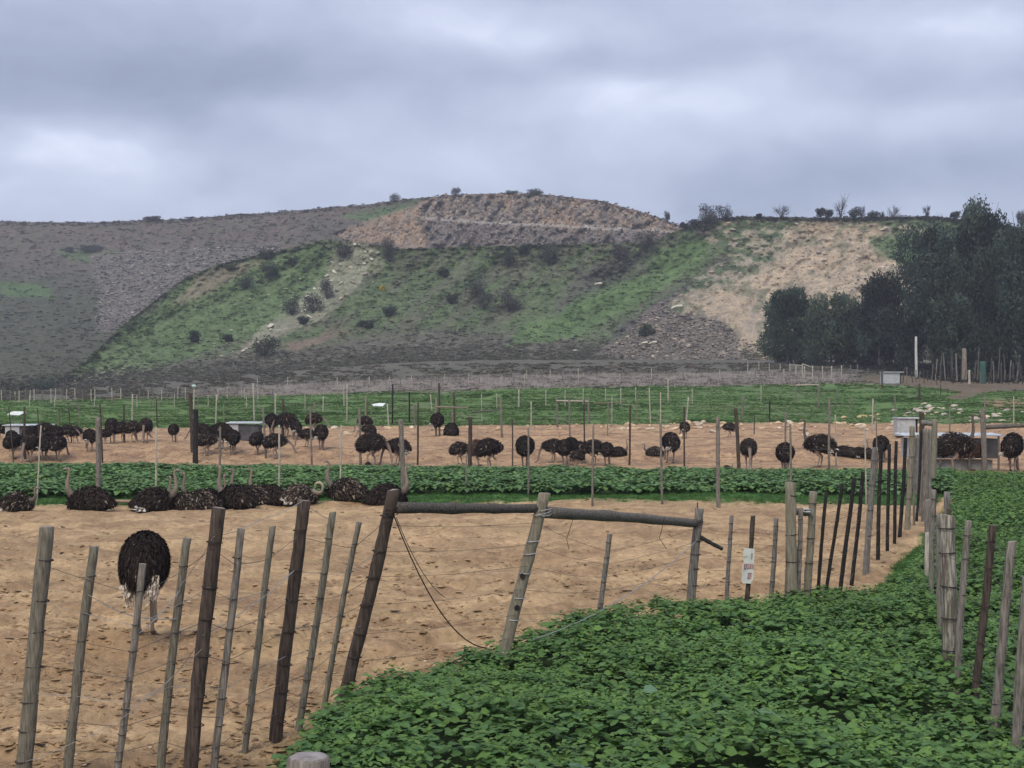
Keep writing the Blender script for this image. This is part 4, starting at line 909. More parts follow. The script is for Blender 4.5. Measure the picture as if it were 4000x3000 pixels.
def near_post(h, r0, r1, seed, lx):
    r = random.Random(seed); n = 16; seg = max(8, int(h*11)); V = []; Fc = []
    kn = [(r.uniform(.1, .9), r.uniform(0, 6.28), r.uniform(.5, 1)) for _ in range(4)]; cr = r.uniform(0, 6.28); ph = r.uniform(0, 6.28); crd = r.uniform(.04, .16); cy = -1.57+r.uniform(-.9, .9)
    for j in range(seg+1):
        t = j/seg; z = -.3+(h+.3)*t; ox = lx*(z/h)+math.sin(t*4+ph)*.006*h+r.uniform(-1, 1)*r0*.06; oy = math.cos(t*3+ph)*.006*h
        R_ = (r0+(r1-r0)*t)*(1+.03*math.sin(t*23+ph))
        for k in range(n):
            a = 2*math.pi*k/n; rr = R_*(1+.05*math.sin(2*a+cr)+.035*math.sin(5*a+z*3+ph)+r.uniform(-.03, .03))
            for kt, ka, ks in kn:
                d = abs(((a-ka+math.pi) % 6.283)-math.pi); rr += R_*.22*ks*math.exp(-(d/.35)**2-((t-kt)*h/.05)**2)
            d = abs(((a-cy+math.pi) % 6.283)-math.pi)
            if d < .21 and t > .12: rr *= 1-crd*(1 if d < .1 else .5)       # a drying crack along the post
            V.append((ox+rr*math.cos(a), oy+rr*math.sin(a), z))
    tl = r.uniform(-.15, .15)
    for k in range(n): i = seg*n+k; x, y, z = V[i]; V[i] = (x, y, z+tl*(x-lx))
    for j in range(seg):
        for k in range(n):
            a, b = j*n+k, j*n+(k+1) % n; Fc += [(a, b, b+n), (a, b+n, a+n)]
    m = len(V); e = seg*n                       # chamfer ring and cut top
    for k in range(n): x, y, z = V[e+k]; V.append((lx+(x-lx)*.86, y*.86, z+r0*.10))
    V.append((lx, 0, V[m][2]+.002))
    for k in range(n): Fc += [(e+k, e+(k+1) % n, m+(k+1) % n), (e+k, m+(k+1) % n, m+k)]
    for k in range(n): Fc.append((m+n, m+k, m+(k+1) % n))
    return V, Fc
WOODX = {k: mat_two(k+'_rail_wood', a, b, 9, .9, (.7, 6, 6), .7, .012) for k, (a, b) in {'brown': ((.035, .03, .027), (.13, .115, .10)), 'green': ((.05, .045, .038), (.19, .17, .14)), 'mauve': ((.085, .075, .062), (.27, .24, .205)), 'grey': ((.085, .078, .07), (.25, .235, .21)), 'yellow': ((.14, .125, .088), (.28, .25, .185)), 'pale': ((.27, .25, .20), (.52, .48, .39))}.items()}
def log_between(name, parent, o, a, b, r, mat, seed=0, n=12, bow=0.):
    rr = random.Random(seed); pts = []; rad = []
    a = Vector(a); b = Vector(b)
    for k in range(15):
        t = k/14; p = a.lerp(b, t)+Vector((0, rr.uniform(-1, 1)*r*.05, bow*4*t*(1-t)+rr.uniform(-1, 1)*r*.07)); pts.append(p-o); rad.append(r*(1.08-.18*t)*rr.uniform(.95, 1.06)*(1.12 if k in (5, 9) else 1))
    mat = {WOOD[k]: v for k, v in WOODX.items()}.get(mat, mat); V, Fc = tube(pts, rad, n); return mesh_py(name, V, Fc, mat, parent, smooth=True)

F1 = Fence('front wooden post and wire fence with lashed top rails, ending at the white sign')
A = [(105, 1139, 45, 1700, 33, 'green', None), (205, 1181, 142, 1690, 20, 'green', None), (308, 1218, 250, 1690, 15, 'mauve', 'short split weathered grey post in front of the ostrich'), (403, 1163, 347, 1670, 18, 'green', None), (470, 1098, 410, 1700, 31, 'brown', 'thickest dark brown post'),
     (517, 1142, 463, 1690, 17, 'mauve', None), (592, 1137, 524, 1632, 15, 'green', None), (654, 1082, 597, 1612, 27, 'brown', None), (717, 1107, 650, 1560, 15, 'green', None), (776, 1128, 708, 1480, 13, 'green', None),
     (848, 1060, 750, 1490, 27, 'brown', 'dark leaning post that carries the end of the top rail'), (1175, 1066, 1095, 1400, 26, 'yellow', 'pale yellowish post with two drilled holes'), (1316, 1154, 1299, 1300, 11, 'mauve', None), (1511, 1099, 1494, 1290, 20, 'mauve', 'grey post at the right end of the top rail'),
     (1579, 1114, 1571, 1290, 9, 'grey', None), (1627, 1114, 1613, 1290, 10, 'brown', 'dark post behind the white sign'), (1677, 1119, 1665, 1290, 10, 'grey', None)]
YB_ = {10: 1520, 9: 1512, 8: 1572, 11: 1455, 12: 1385, 13: 1345, 14: 1335, 15: 1332, 16: 1330}
for i, (tx, ty, bx, by, w, m, lb) in enumerate(A): F1.post(tx, ty, bx, by, w, m, True, lb, YB_.get(i))
for i in range(17):
    if i in (12, 14, 15, 16): F1.ties(i, [.35, .55, .78, .92])
    elif i == 11: F1.ties(i, [.12, .3, .42, .56, .66, .74, .88], M_WIREP)
    else: F1.ties(i, [.10, .22, .33, .47, .60, .72, .88])
for f in (.14, .26, .37, .48, .60, .72, .86): F1.wire(list(range(0, 11)), [f], .0026, M_WIREP if f in (.72, .37) else M_WIRE, .008, .004)
for f in (.2, .33, .47, .6, .72, .84): F1.wire(list(range(10, 17)), [f], .0024, M_WIRE, .012, .003)
F1.wire([1, 3], [.80, .66], .0045, M_WIREP, .10, .01, 'loose_wire'); F1.wire([2, 3], [.66, .78], .0045, M_WIREP, .05, .0, 'loose_wire')
F1.wire([2, 3, 4, 7], [.33, .40, .55, .72], .0035, M_WIREP, .03, .01, 'loose_wire'); F1.wire([3, 4, 7, 8], [.80, .90, 1.0, .97], .003, M_WIREP, .02, .01, 'loose_wire')
F1.wire([0, 2, 4], [.1, .3, .5], .003, M_WIREP, .03, .01, 'loose_wire')
def raised(i, px, py, dy=0): g = F1.posts[i][0]; return PX(px, py, g.y+dy)
log_between('top_rail', F1.root, F1.o, raised(10, 856, 1097, -.02), raised(11, 1172, 1099, .10), 11.0/sc_at((F1.posts[10][0].y+F1.posts[11][0].y)/2), WOOD['brown'], 1)
log_between('top_rail', F1.root, F1.o, raised(11, 1180, 1108, .02), raised(13, 1506, 1132, .05), 11.0/sc_at((F1.posts[11][0].y+F1.posts[13][0].y)/2), WOOD['green'], 2, bow=.02)
def free_wire(F_, pts, rad, mat, name='brace_wire', twist=False):
    pts = [Vector(p)-F_.o for p in pts]; V, Fc = tube(pts, rad, 5, False)
    return mesh_py(name, V, Fc, mat, F_.root)
def arc(p, q, sag, n=12): p = Vector(p); q = Vector(q); return [p.lerp(q, k/n)+Vector((0, 0, -sag*4*(k/n)*(1-k/n))) for k in range(n+1)]
free_wire(F1, arc(raised(10, 850, 1112, -.12), raised(11, 1052, 1400, -.1), .32), .007, M_TIE)
free_wire(F1, arc(raised(10, 856, 1118, -.12), raised(11, 960, 1290, -.1), .12), .004, M_TIE)
free_wire(F1, arc(raised(13, 1502, 1170, -.1), raised(11, 1150, 1382, -.05), .16), .006, M_WIREP)
for i, px, py in ((10, 846, 1104), (11, 1176, 1106), (13, 1507, 1128)):
    g, h, lx, r = F1.posts[i]; c = PX(px, py, g.y)-F1.o; parts = []
    for q in range(3): parts.append(tube([c+Vector((r*1.15*math.cos(a), r*1.15*math.sin(a), (q-1)*.018+.02*math.sin(a+q))) for a in np.linspace(0, 6.283, 13)], .005, 4, False))
    V, Fc = join_parts(parts); mesh_py('rail_lashing', V, Fc, M_WIREP if i == 11 else M_TIE, F1.root)
log_between('branch_stub', F1.root, F1.o, raised(13, 1512, 1160), raised(13, 1560, 1186, -.25), .028, WOOD['black'], 5, 8)
g, h, lx, r = F1.posts[13]; V, Fc = tube([PX(1506, 1100, g.y)-F1.o, PX(1507, 1085, g.y)-F1.o], .008, 5); mesh_py('spike', V, Fc, M_TIE, F1.root)
for (x0, y0, x1, y1, x2, y2) in ((1239, 1118, 1228, 1152, 1229, 1186), (1435, 1118, 1428, 1150, 1440, 1186)): free_wire(F1, [raised(12, x0, y0), raised(12, x1, y1), raised(12, x1-4, y1+12), raised(12, x2, y2)], .004, M_TIE, 'hanging_wire')
# two drilled holes in the yellow post
g, h, lx, r = F1.posts[11]
for px, py in ((1129, 1243), (1117, 1311)):
    c = PX(px, py, g.y)-F1.o+Vector((0, -r*.98, 0)); V, Fc = tube([c+Vector((0, .03, 0)), c+Vector((0, -.006, 0))], .033, 10); mesh_py('drilled_hole', V, Fc, M_TIE, F1.root)

# the faded sign on its post
M_SIGN = mat_two('weathered_white_board', (.52, .54, .49), (.68, .70, .64), 7, .6, bump=.05)
M_FADE = mat_two('faded_red_print', (.36, .22, .22), (.55, .40, .40), 60, .7, bump=0); M_FADEG = mat_two('faded_grey_print', (.22, .20, .19), (.36, .34, .33), 50, .7, bump=0); M_FADED = mat_two('dark_faded_print', (.13, .09, .09), (.24, .17, .17), 50, .7, bump=0)
gs, hs, lxs, rs = F1.posts[15]; YS = gs.y-rs-.02; ss_ = 2212/4000.
def sp(X, Y, dy=0): return PX((2880+X*100/754)*ss_, (2120+Y*220/1659)*ss_, YS+dy)
out = [(205, 160), (480, 175), (515, 205), (490, 560), (500, 605), (480, 780), (487, 960), (445, 1130), (415, 1140), (405, 1208), (150, 1190), (120, 1090), (150, 760), (140, 740), (185, 600), (180, 230)]
root = empty('sign', sp(310, 1200)); tag(root, 'faded white board sign with red print strapped to a dark post', 'sign'); so = root.location.copy()
V = [sp(x, y)-so for x, y in out]+[sp(x, y, .012)-so for x, y in out]; n = len(out)
mesh_py('board', V, [tuple(range(n))[::-1], tuple(range(n, 2*n))]+[(i, (i+1) % n, (i+1) % n+n, i+n) for i in range(n)], M_SIGN, root)
def panel(name, x0, y0, x1, y1, m, d=-.004, sk=0): V = [sp(x0, y0, d)-so, sp(x1, y0, d)-so, sp(x1-sk, y1, d)-so, sp(x0-sk, y1, d)-so]; mesh_py(name, V, [(0, 3, 2, 1)], m, root)
panel('print_mark', 408, 312, 458, 492, M_FADEG, sk=12); panel('print_band', 195, 616, 487, 775, M_FADE); panel('print_mark', 310, 892, 425, 1068, M_FADE, sk=14)
for (x0, y0, x1, y1) in ((205, 625, 222, 765), (250, 640, 268, 700), (268, 625, 280, 765), (300, 640, 330, 655), (300, 740, 332, 768), (385, 640, 400, 705), (375, 700, 388, 765), (450, 640, 462, 760), (200, 745, 250, 770),
                         (308, 892, 425, 916), (312, 940, 345, 956), (305, 960, 320, 1000), (376, 950, 392, 1005), (300, 1020, 328, 1064), (340, 1010, 352, 1060)): panel('letter_stroke', x0, y0, x1, y1, M_FADED, -.008)

F2 = Fence('wooden fence of tarred black and pale posts along the left side of the sandy lane')
B = [(1709, 1043, 1709, 1283, 23, 'yellow', 'thick square-topped pale post where the lane fence starts', 1335), (1704, 1095, 1701, 1283, 12, 'grey', None, 1333), (1729, 1098, 1724, 1283, 10, 'mauve', None, 1333), (1756, 1062, 1744, 1272, 17, 'yellow', None, 1328),
     (1786, 1063, 1768, 1262, 8, 'black', None, 1325), (1818, 1045, 1787, 1270, 8, 'black', None, 1323), (1844, 1032, 1817, 1272, 9, 'black', None, 1320), (1864, 1019, 1840, 1264, 9, 'black', None, 1268), (1889, 967, 1872, 1235, 13, 'grey', 'tall grey post between the black ones', 1240),
     (1903, 962, 1897, 1209, 8, 'black', None, None), (1920, 960, 1918, 1186, 7, 'black', None, None), (1937, 953, 1931, 1172, 7, 'black', None, None), (1956, 946, 1944, 1160, 8, 'black', None, None), (1970, 921, 1961, 1143, 12, 'yellow', 'yellowish post behind the last thick black post', None),
     (1977, 940, 1973, 1138, 5, 'mauve', None, None), (1991, 929, 1980, 1127, 6, 'black', None, None), (1994, 945, 1988, 1118, 5, 'mauve', None, None)]
for tx, ty, bx, by, w, m, lb, yb in B: F2.post(tx, ty, bx, by, w, m, True, lb, yb)
for i in range(4): F2.ties(i, [.2, .42, .62, .9])
for i in (8, 13): F2.ties(i, [.3, .5, .7, .9])
for f in (.12, .28, .43, .58, .72, .88): F2.wire([0, 4, 5, 6, 7, 8, 9, 10, 11, 12, 13, 15], [f], .003, M_WIRE, .006, .002)
gA, gB = F2.posts[2][0], F2.posts[3][0]; log_between('crossbar', F2.root, F2.o, PX(1712, 1104, gB.y), PX(1757, 1109, gB.y), .05, WOOD['grey'], 3, 10)
V, Fc = join_parts([tube([PX(1722+k*4, 1098+(k % 3)*5, gB.y-.1)-F2.o, PX(1738+k*3, 1106-(k % 2)*6, gB.y-.13)-F2.o, PX(1755, 1104+k*2, gB.y-.1)-F2.o], .012, 5) for k in range(6)]); mesh_py('wire_bundle', V, Fc, M_WIREP, F2.root)

F3 = Fence('weathered grey wooden fence along the right side of the sandy lane')
Cc = [(2222, 1245, 2191, 1652, 24, 'mauve', None, 1690), (2188, 1170, 2140, 1612, 21, 'mauve', None, 1655), (2142, 1135, 2104, 1550, 18, 'brown', 'dark grey-brown post third from the right edge', 1600), (2092, 1126, 2067, 1486, 15, 'mauve', None, 1540),
      (2043, 1113, 2056, 1460, 32, 'white', 'thick old post with a bleached white streak', 1520), (2029, 1113, 2031, 1403, 12, 'mauve', None, 1450), (2050, 1099, 2048, 1440, 11, 'brown', None, 1450), (2045, 1063, 2042, 1300, 13, 'grey', None, 1330),
      (2017, 1058, 2011, 1311, 11, 'mauve', None, 1345), (2005, 1080, 2003, 1249, 14, 'mauve', None, 1290), (2004, 1150, 2003, 1249, 11, 'pale', 'short pale board post leaning on the fence', 1292)]
for tx, ty, bx, by, w, m, lb, yb in Cc: F3.post(tx, ty, bx, by, w, m, True, lb, yb)
for i in (0, 1, 2, 3, 4, 5, 8): F3.ties(i, [.12, .28, .45, .62, .80, .93])
for f in (.15, .3, .46, .62, .78, .92): F3.wire([0, 1, 2, 3, 4, 5, 8, 9], [f], .0026, M_WIRE, .008, .003)

F4 = Fence('thick posts with a short crossbar where the lane meets the back pen')
for a in [(z7(1405, 425), z7(1410, 900), 11, 'brown'), (z7(1440, 555), z7(1432, 1280), 14, 'mauve'), (z7(1512, 480), z7(1490, 1050), 12, 'yellow'), (z7(1475, 560), z7(1470, 1150), 7, 'grey'), (z7(1380, 600), z7(1360, 1100), 6, 'grey'), (z7(1890, 400), z7(1900, 890), 11, 'mauve'), (z7(1600, 1050), z7(1600, 1200), 9, 'mauve'), (z7(1510, 1040), z7(1495, 1280), 10, 'brown')]:
    F4.post(*a[0], *a[1], a[2], a[3], True, None, None)
g = F4.posts[2][0]; log_between('crossbar', F4.root, F4.o, PX(*z7(1405, 505), g.y), PX(*z7(1505, 515), g.y), 5.5/sc_at(g.y), WOOD['grey'], 4, 10)
g = F4.posts[5][0]; log_between('top_rail', F4.root, F4.o, PX(*z7(1900, 542), g.y), PX(*z7(2330, 520), g.y), 4.6/sc_at(g.y), WOOD['green'], 6, 10)
for f in (.3, .5, .7, .9): F4.wire([0, 2, 5], [f], .003, M_WIRE, .004)

def fence_row(label, rows, wires=(.3, .5, .7, .9), wr=.0035, sortx=True, mwire=None):
    Fn = Fence(label)
    rows = sorted(rows, key=lambda a: a[0][0])
    for a in rows: Fn.post(*a[0], *a[1], a[2], a[3], a[2] > 6.5, a[4] if len(a) > 4 else None, a[5] if len(a) > 5 else None)
    for f in wires: Fn.wire(list(range(len(Fn.posts))), [f], wr, mwire or M_WIRE, .004)
    return Fn
def q(zf, x0, y0, x1, y1, w, m, lb=None, yb=None): return (zf(x0, y0), zf(x1, y1), w*.275, m, lb, yb)
F5 = fence_row('fence of uneven posts between the leafy strip and the near sandy pen', [
    q(z4, 325, 430, 290, 920, 13, 'pale', None, 1090), q(z4, 768, 370, 770, 950, 42, 'mauve', 'thick grey post left of the resting ostriches', 1088), q(z4, 1230, 440, 1225, 905, 16, 'pale', None, 1086), q(z4, 1730, 440, 1722, 915, 18, 'grey', None, 1086), q(z5, 182, 425, 180, 930, 15, 'pale', None, 1086),
    q(z5, 672, 425, 660, 880, 14, 'pale', None, 1086), q(z5, 1138, 380, 1155, 960, 38, 'mauve', 'thick brown-grey post beside the right-most resting ostrich', 1080), q(z5, 1655, 640, 1645, 980, 12, 'yellow'), q(z6, 130, 450, 128, 985, 16, 'mauve'), q(z6, 640, 430, 628, 1055, 18, 'mauve'), q(z6, 1168, 410, 1178, 1050, 20, 'mauve'),
    q(z6, 1612, 360, 1625, 1075, 32, 'mauve', 'thickest mauve-grey post of the row'), q(z7, 375, 520, 380, 970, 18, 'mauve', None, 1090), q(z7, 958, 540, 975, 1150, 12, 'pale')])
F6 = fence_row('fence of dark posts standing at the back edge of the leafy strip', [
    q(z4, 70, 290, 92, 520, 9, 'brown', None, 1012), q(z4, 192, 280, 197, 700, 18, 'brown'), q(z4, 295, 293, 318, 690, 9, 'brown'), q(z4, 540, 285, 565, 560, 10, 'brown'), q(z4, 787, 262, 806, 710, 15, 'brown'), q(z4, 975, 265, 975, 560, 17, 'brown'), q(z4, 1490, 170, 1515, 620, 28, 'brown'),
    q(z4, 1535, 300, 1537, 710, 40, 'black', 'stout charred black post in the back pen fence'), q(z4, 1755, 265, 1765, 540, 10, 'mauve'), q(z4, 2065, 280, 2090, 680, 17, 'mauve'), q(z5, 212, 215, 212, 520, 22, 'brown'), q(z5, 425, 280, 440, 730, 15, 'mauve'), q(z5, 810, 290, 825, 745, 20, 'mauve'),
    q(z5, 1275, 250, 1268, 740, 15, 'brown'), q(z5, 1680, 360, 1683, 765, 34, 'brown', 'stout dark post with rails on both sides'), q(z5, 2015, 380, 2015, 780, 12, 'brown'), q(z6, 567, 230, 568, 690, 13, 'brown'), q(z6, 930, 265, 920, 740, 16, 'brown'), q(z6, 1352, 280, 1355, 750, 14, 'brown'),
    q(z6, 1755, 290, 1785, 775, 30, 'brown', 'stout dark post right of the feeding ostrich'), q(z6, 2148, 330, 2150, 770, 16, 'mauve'), q(z7, 680, 310, 680, 650, 18, 'mauve', None, 1015), q(z7, 728, 445, 738, 850, 12, 'pale'), q(z7, 1050, 440, 1060, 870, 10, 'mauve')])
F7 = fence_row('thin post fence with pole rails along the bank behind the sandy pens', [
    q(z4, 1040, 180, 1038, 400, 12, 'pale'), q(z4, 1230, 215, 1235, 440, 11, 'brown'), q(z4, 1700, 185, 1695, 430, 11, 'pale'), q(z4, 1525, 130, 1520, 430, 11, 'pale'), q(z4, 1990, 95, 1997, 390, 14, 'pale', 'tall pale pole with a lighter tip'), q(z4, 2162, 175, 2165, 400, 13, 'pale'), q(z5, 457, 245, 462, 455, 12, 'mauve'), q(z5, 55, 280, 70, 430, 9, 'mauve'), q(z4, 455, 300, 460, 470, 8, 'mauve'), q(z4, 620, 260, 622, 470, 7, 'mauve'),
    q(z5, 717, 100, 713, 412, 11, 'pale'), q(z5, 862, 200, 860, 430, 15, 'yellow'), q(z5, 905, 235, 907, 430, 9, 'mauve'), q(z5, 1030, 255, 1045, 435, 11, 'pale'), q(z5, 1075, 100, 1070, 412, 13, 'black'), q(z5, 1205, 165, 1205, 405, 14, 'black'), q(z5, 1240, 260, 1250, 430, 12, 'mauve'), q(z5, 1437, 95, 1440, 350, 17, 'brown'),
    q(z5, 1415, 215, 1415, 510, 15, 'yellow'), q(z5, 1555, 165, 1560, 430, 17, 'brown'), q(z5, 1925, 215, 1930, 520, 17, 'mauve'), q(z5, 1770, 180, 1775, 400, 7, 'pale'), q(z6, 150, 240, 150, 450, 11, 'pale'), q(z6, 352, 205, 358, 435, 16, 'mauve'), q(z6, 450, 225, 453, 520, 13, 'mauve'), q(z6, 600, 205, 605, 410, 18, 'mauve'),
    q(z6, 755, 240, 750, 515, 9, 'mauve'), q(z6, 785, 195, 785, 415, 7, 'pale'), q(z6, 982, 185, 982, 415, 9, 'mauve'), q(z6, 1078, 130, 1088, 412, 10, 'pale'), q(z6, 1168, 165, 1165, 415, 10, 'pale'), q(z6, 1385, 205, 1368, 400, 12, 'pale', 'pale stake leaning to the right'), q(z6, 1810, 190, 1815, 400, 14, 'mauve'), q(z6, 1905, 340, 1900, 510, 9, 'brown'),
    q(z6, 2027, 235, 2025, 402, 7, 'black'), q(z7, 340, 420, 342, 520, 12, 'mauve'), q(z7, 1025, 318, 1015, 590, 12, 'pale'), q(z7, 1197, 300, 1197, 485, 10, 'mauve'), q(z7, 1627, 380, 1627, 600, 11, 'mauve'), q(z7, 1905, 300, 1903, 560, 16, 'mauve'), q(z7, 2130, 300, 2130, 525, 9, 'pale'), q(z7, 850, 300, 850, 480, 7, 'mauve')], (.35, .6, .85), .004)
def rail(Fn, p, q_, w, m, seed):
    g = min(Fn.posts, key=lambda t: abs(CX+F*t[0].x/t[0].y-p[0]))[0]; log_between('rail', Fn.root, Fn.o, PX(*p, g.y-.05), PX(*q_, g.y-.05), w*.275/2/sc_at(g.y), WOOD[m], seed, 7)
rail(F7, z5(1418, 281), z5(1668, 286), 14, 'yellow', 1); rail(F7, z5(1692, 320), z5(1918, 306), 13, 'green', 2); rail(F7, z6(346, 232), z6(600, 236), 11, 'pale', 3); rail(F7, z6(640, 252), z6(900, 242), 7, 'yellow', 4); rail(F7, z7(420, 210), z7(600, 208), 9, 'pale', 5)
# the second line, in the green field, and the far lines in the scrub
rows = []
for X, w in ((1075, 7), (1100, 6)): pass
F8 = fence_row('line of thin pale posts running through the green field', [q(z6, x, y0, x+rng.uniform(-3, 3), y1, w, 'pale') for x, y0, y1, w in
    ((55, 140, 285, 9), (265, 150, 275, 8), (418, 150, 268, 8), (558, 138, 265, 8), (735, 140, 240, 8), (855, 132, 262, 9), (970, 125, 242, 7), (1225, 60, 240, 12), (1415, 140, 262, 6), (1957, 120, 240, 7))]+
    [q(z5, x, y0, x+dx, y1, w, 'pale') for x, y0, y1, w, dx in ((530, 195, 320, 10, -6), (1370, 180, 310, 9, 14), (690, 115, 270, 9, 2), (2065, 145, 285, 12, -3), (1890, 175, 290, 7, 2), (385, 130, 300, 6, 0))]+
    [q(z7, 210, 335, 215, 505, 8, 'black'), q(z7, 420, 210, 422, 355, 10, 'mauve'), q(z7, 597, 190, 600, 385, 18, 'mauve'), q(z7, 145, 210, 145, 330, 6, 'pale'), q(z7, 1390, 200, 1388, 330, 18, 'brown'), q(z7, 1555, 200, 1556, 300, 7, 'brown'), q(z7, 740, 230, 740, 380, 7, 'mauve')], (.4, .8), .005)
xs4 = [12, 80, 120, 150, 203, 237, 268, 330, 400, 437, 490, 522, 590, 645, 717, 747, 850, 880, 950, 1093, 1163, 1268, 1310, 1395, 1455, 1600, 1710, 1787, 1868, 1923, 2027, 2140]
F9 = fence_row('far row of thin pale posts at the foot of the left hillside', [q(z4, x+rng.uniform(-4, 4), 150-20*x/2212+rng.uniform(-14, 12), x, 236-18*x/2212+rng.uniform(-6, 10), rng.uniform(7, 9), ('pale', 'grey', 'pale')[i % 3]) for i, x in enumerate(xs4)], (.5, .9), .006)
F10 = fence_row('nearer row of short thin posts in the left scrub', [q(z4, x, 195+rng.uniform(-14, 14), x+rng.uniform(-3, 3), 282+rng.uniform(-6, 8), 7, ('grey', 'pale')[i % 2]) for i, x in enumerate((118, 232, 325, 430, 585, 742, 878, 1075, 1192, 1370, 1557, 1635, 1800, 1935, 2010))], (.5, .9), .006)
F11 = fence_row('far row of thin posts crossing the scrub in the middle', [q(z5, x+rng.uniform(-3, 3), 60-45*x/2212+rng.uniform(-12, 10), x, 140-45*x/2212+rng.uniform(-6, 10), rng.uniform(6, 8), ('pale', 'grey')[i % 2]) for i, x in enumerate((12, 165, 250, 490, 640, 780, 890, 930, 1050, 1135, 1218, 1380, 1482, 1570, 1667, 1755, 1930, 2030, 2110))]+
    [q(z6, x, -12+rng.uniform(-10, 10), x, 70+rng.uniform(-6, 10), 7, ('pale', 'grey')[i % 2]) for i, x in enumerate((115, 240, 300, 395, 520, 860, 1095, 1345, 1630, 1910, 2135))], (.5, .9), .006)
F12 = fence_row('far paddock fence with pole rails in front of the lowest dark tree', [q(z7, x, y0, x+rng.uniform(-3, 3), y1, w, m) for x, y0, y1, w, m in
    ((42, 30, 104, 7, 'pale'), (128, 28, 104, 7, 'pale'), (210, 38, 106, 7, 'pale'), (295, 40, 106, 7, 'pale'), (372, 42, 110, 8, 'pale'), (420, 58, 150, 8, 'pale'), (470, 45, 160, 10, 'pale'), (487, 60, 162, 9, 'pale'), (550, 58, 168, 10, 'pale'), (627, 60, 170, 8, 'pale'), (700, 60, 170, 9, 'pale'),
     (778, 55, 165, 9, 'pale'), (848, 55, 150, 7, 'grey'), (903, 50, 150, 9, 'grey'), (985, 80, 140, 7, 'grey'), (600, 105, 168, 6, 'grey'), (740, 110, 170, 6, 'grey'), (1240, 105, 190, 9, 'grey'), (1095, 100, 235, 12, 'brown'))], (.4, .8), .006)
rail(F12, z7(370, 52), z7(468, 56), 8, 'pale', 7); rail(F12, z7(472, 45), z7(545, 70), 8, 'pale', 8)
F13 = fence_row('dense row of thin stakes in front of the eucalyptus trunks', [q(z7, 1265+i*32+rng.uniform(-10, 10), 70+rng.uniform(-30, 40), 1265+i*32+rng.uniform(-10, 10), 190+rng.uniform(-10, 20), rng.uniform(5, 8), ('brown', 'mauve', 'brown')[i % 3]) for i in range(30)], (.5, .9), .006)

# cut post in the very foreground
Yc = 3.85; g = PX(658, 1640, Yc); zt = g.z; V, Fc = near_post(zt, 47/sc_at(Yc), 46/sc_at(Yc), 3, .0)
mi = [0]*len(Fc)
for i in range(16): mi[-1-i] = 1
M_END2 = mat_two('grey_cut_end', (.17, .15, .14), (.33, .30, .28), 18, .9, (1, 1, 1), .6, .004)
o = mesh_py('cut_post', V, Fc, None, None, (g.x, g.y, 0), True, mats=[WOOD['mauve'], M_END2], mi=mi); tag(o, 'sawn-off grey post top at the bottom edge of the picture', 'post')

# ------------------------------------------------------------------ ostriches
def skin_mesh(name, chains, colours, root=0):
    """chains: lists of (x, y, z, r); points shared between chains by equal coordinates; grown into one continuous surface"""
    pts = []; rad = []; ed = []
    def idx(p):
        for i, q_ in enumerate(pts):
            if (Vector(q_)-Vector(p[:3])).length < 1e-4: return i
        pts.append(tuple(p[:3])); rad.append(p[3]); return len(pts)-1
    for ch in chains:
        ids = [idx(p) for p in ch]
        for a, b in zip(ids, ids[1:]): ed.append((a, b))
    me = bpy.data.meshes.new(name); me.from_pydata(pts, ed, []); ob = bpy.data.objects.new(name, me); COL.objects.link(ob)
    sm = ob.modifiers.new('skin', 'SKIN'); sm.use_smooth_shade = True
    if not me.skin_vertices: me.attributes  # the modifier makes the layer
    for i, r in enumerate(rad): d = me.skin_vertices[0].data[i]; d.radius = (r, r); d.use_root = (i == root)
    sb = ob.modifiers.new('sub', 'SUBSURF'); sb.levels = 1; sb.render_levels = 1
    dg = bpy.context.evaluated_depsgraph_get(); ev = ob.evaluated_get(dg); out_ = bpy.data.meshes.new_from_object(ev)
    bpy.data.objects.remove(ob); n = len(out_.vertices); co = np.zeros(n*3, np.float32); out_.vertices.foreach_get('co', co); co = co.reshape(-1, 3)
    a = out_.color_attributes.new('Col', 'FLOAT_COLOR', 'POINT'); c = np.ones((n, 4), np.float32); c[:, :3] = colours(co); a.data.foreach_set('color', c.ravel())
    out_.materials.clear(); out_.materials.append(M_SKIN); out_.polygons.foreach_set('use_smooth', [True]*len(out_.polygons)); out_.name = name
    return out_
NECKS = {   # points after the breast (x forward, z up) relative to standing bird
    'feed': [(.50, .98, .13), (.68, .84, .085), (.78, .60, .060), (.83, .36, .052), (.86, .15, .054), (.90, .085, .066), (1.02, .04, .030), (1.09, .02, .014)],
    'low': [(.50, .99, .12), (.70, .93, .080), (.86, .78, .058), (.96, .58, .050), (1.03, .42, .052), (1.08, .36, .066), (1.17, .31, .034), (1.24, .28, .016)],
    'up': [(.48, 1.06, .10), (.58, 1.22, .070), (.62, 1.42, .050), (.60, 1.64, .044), (.59, 1.84, .044), (.62, 1.91, .060), (.71, 1.90, .032), (.79, 1.885, .014)],
    'sit': [(.50, .40, .14), (.62, .56, .098), (.64, .78, .060), (.60, .98, .043), (.58, 1.13, .044), (.61, 1.20, .060), (.70, 1.19, .032), (.78, 1.175, .014)],
    'sitlow': [(.50, .36, .13), (.66, .42, .09), (.72, .56, .052), (.70, .70, .045), (.70, .80, .046), (.73, .85, .060), (.82, .84, .032), (.90, .825, .014)],
    'curl': [(.50, .42, .13), (.66, .36, .088), (.78, .44, .055), (.82, .60, .050), (.75, .72, .048), (.64, .74, .052), (.56, .69, .056), (.54, .60, .035), (.55, .53, .015)],
    'preen': [(.48, 1.02, .10), (.62, 1.06, .065), (.70, .95, .05), (.62, .80, .044), (.45, .74, .044), (.36, .70, .056), (.28, .66, .03), (.22, .63, .014)],
}
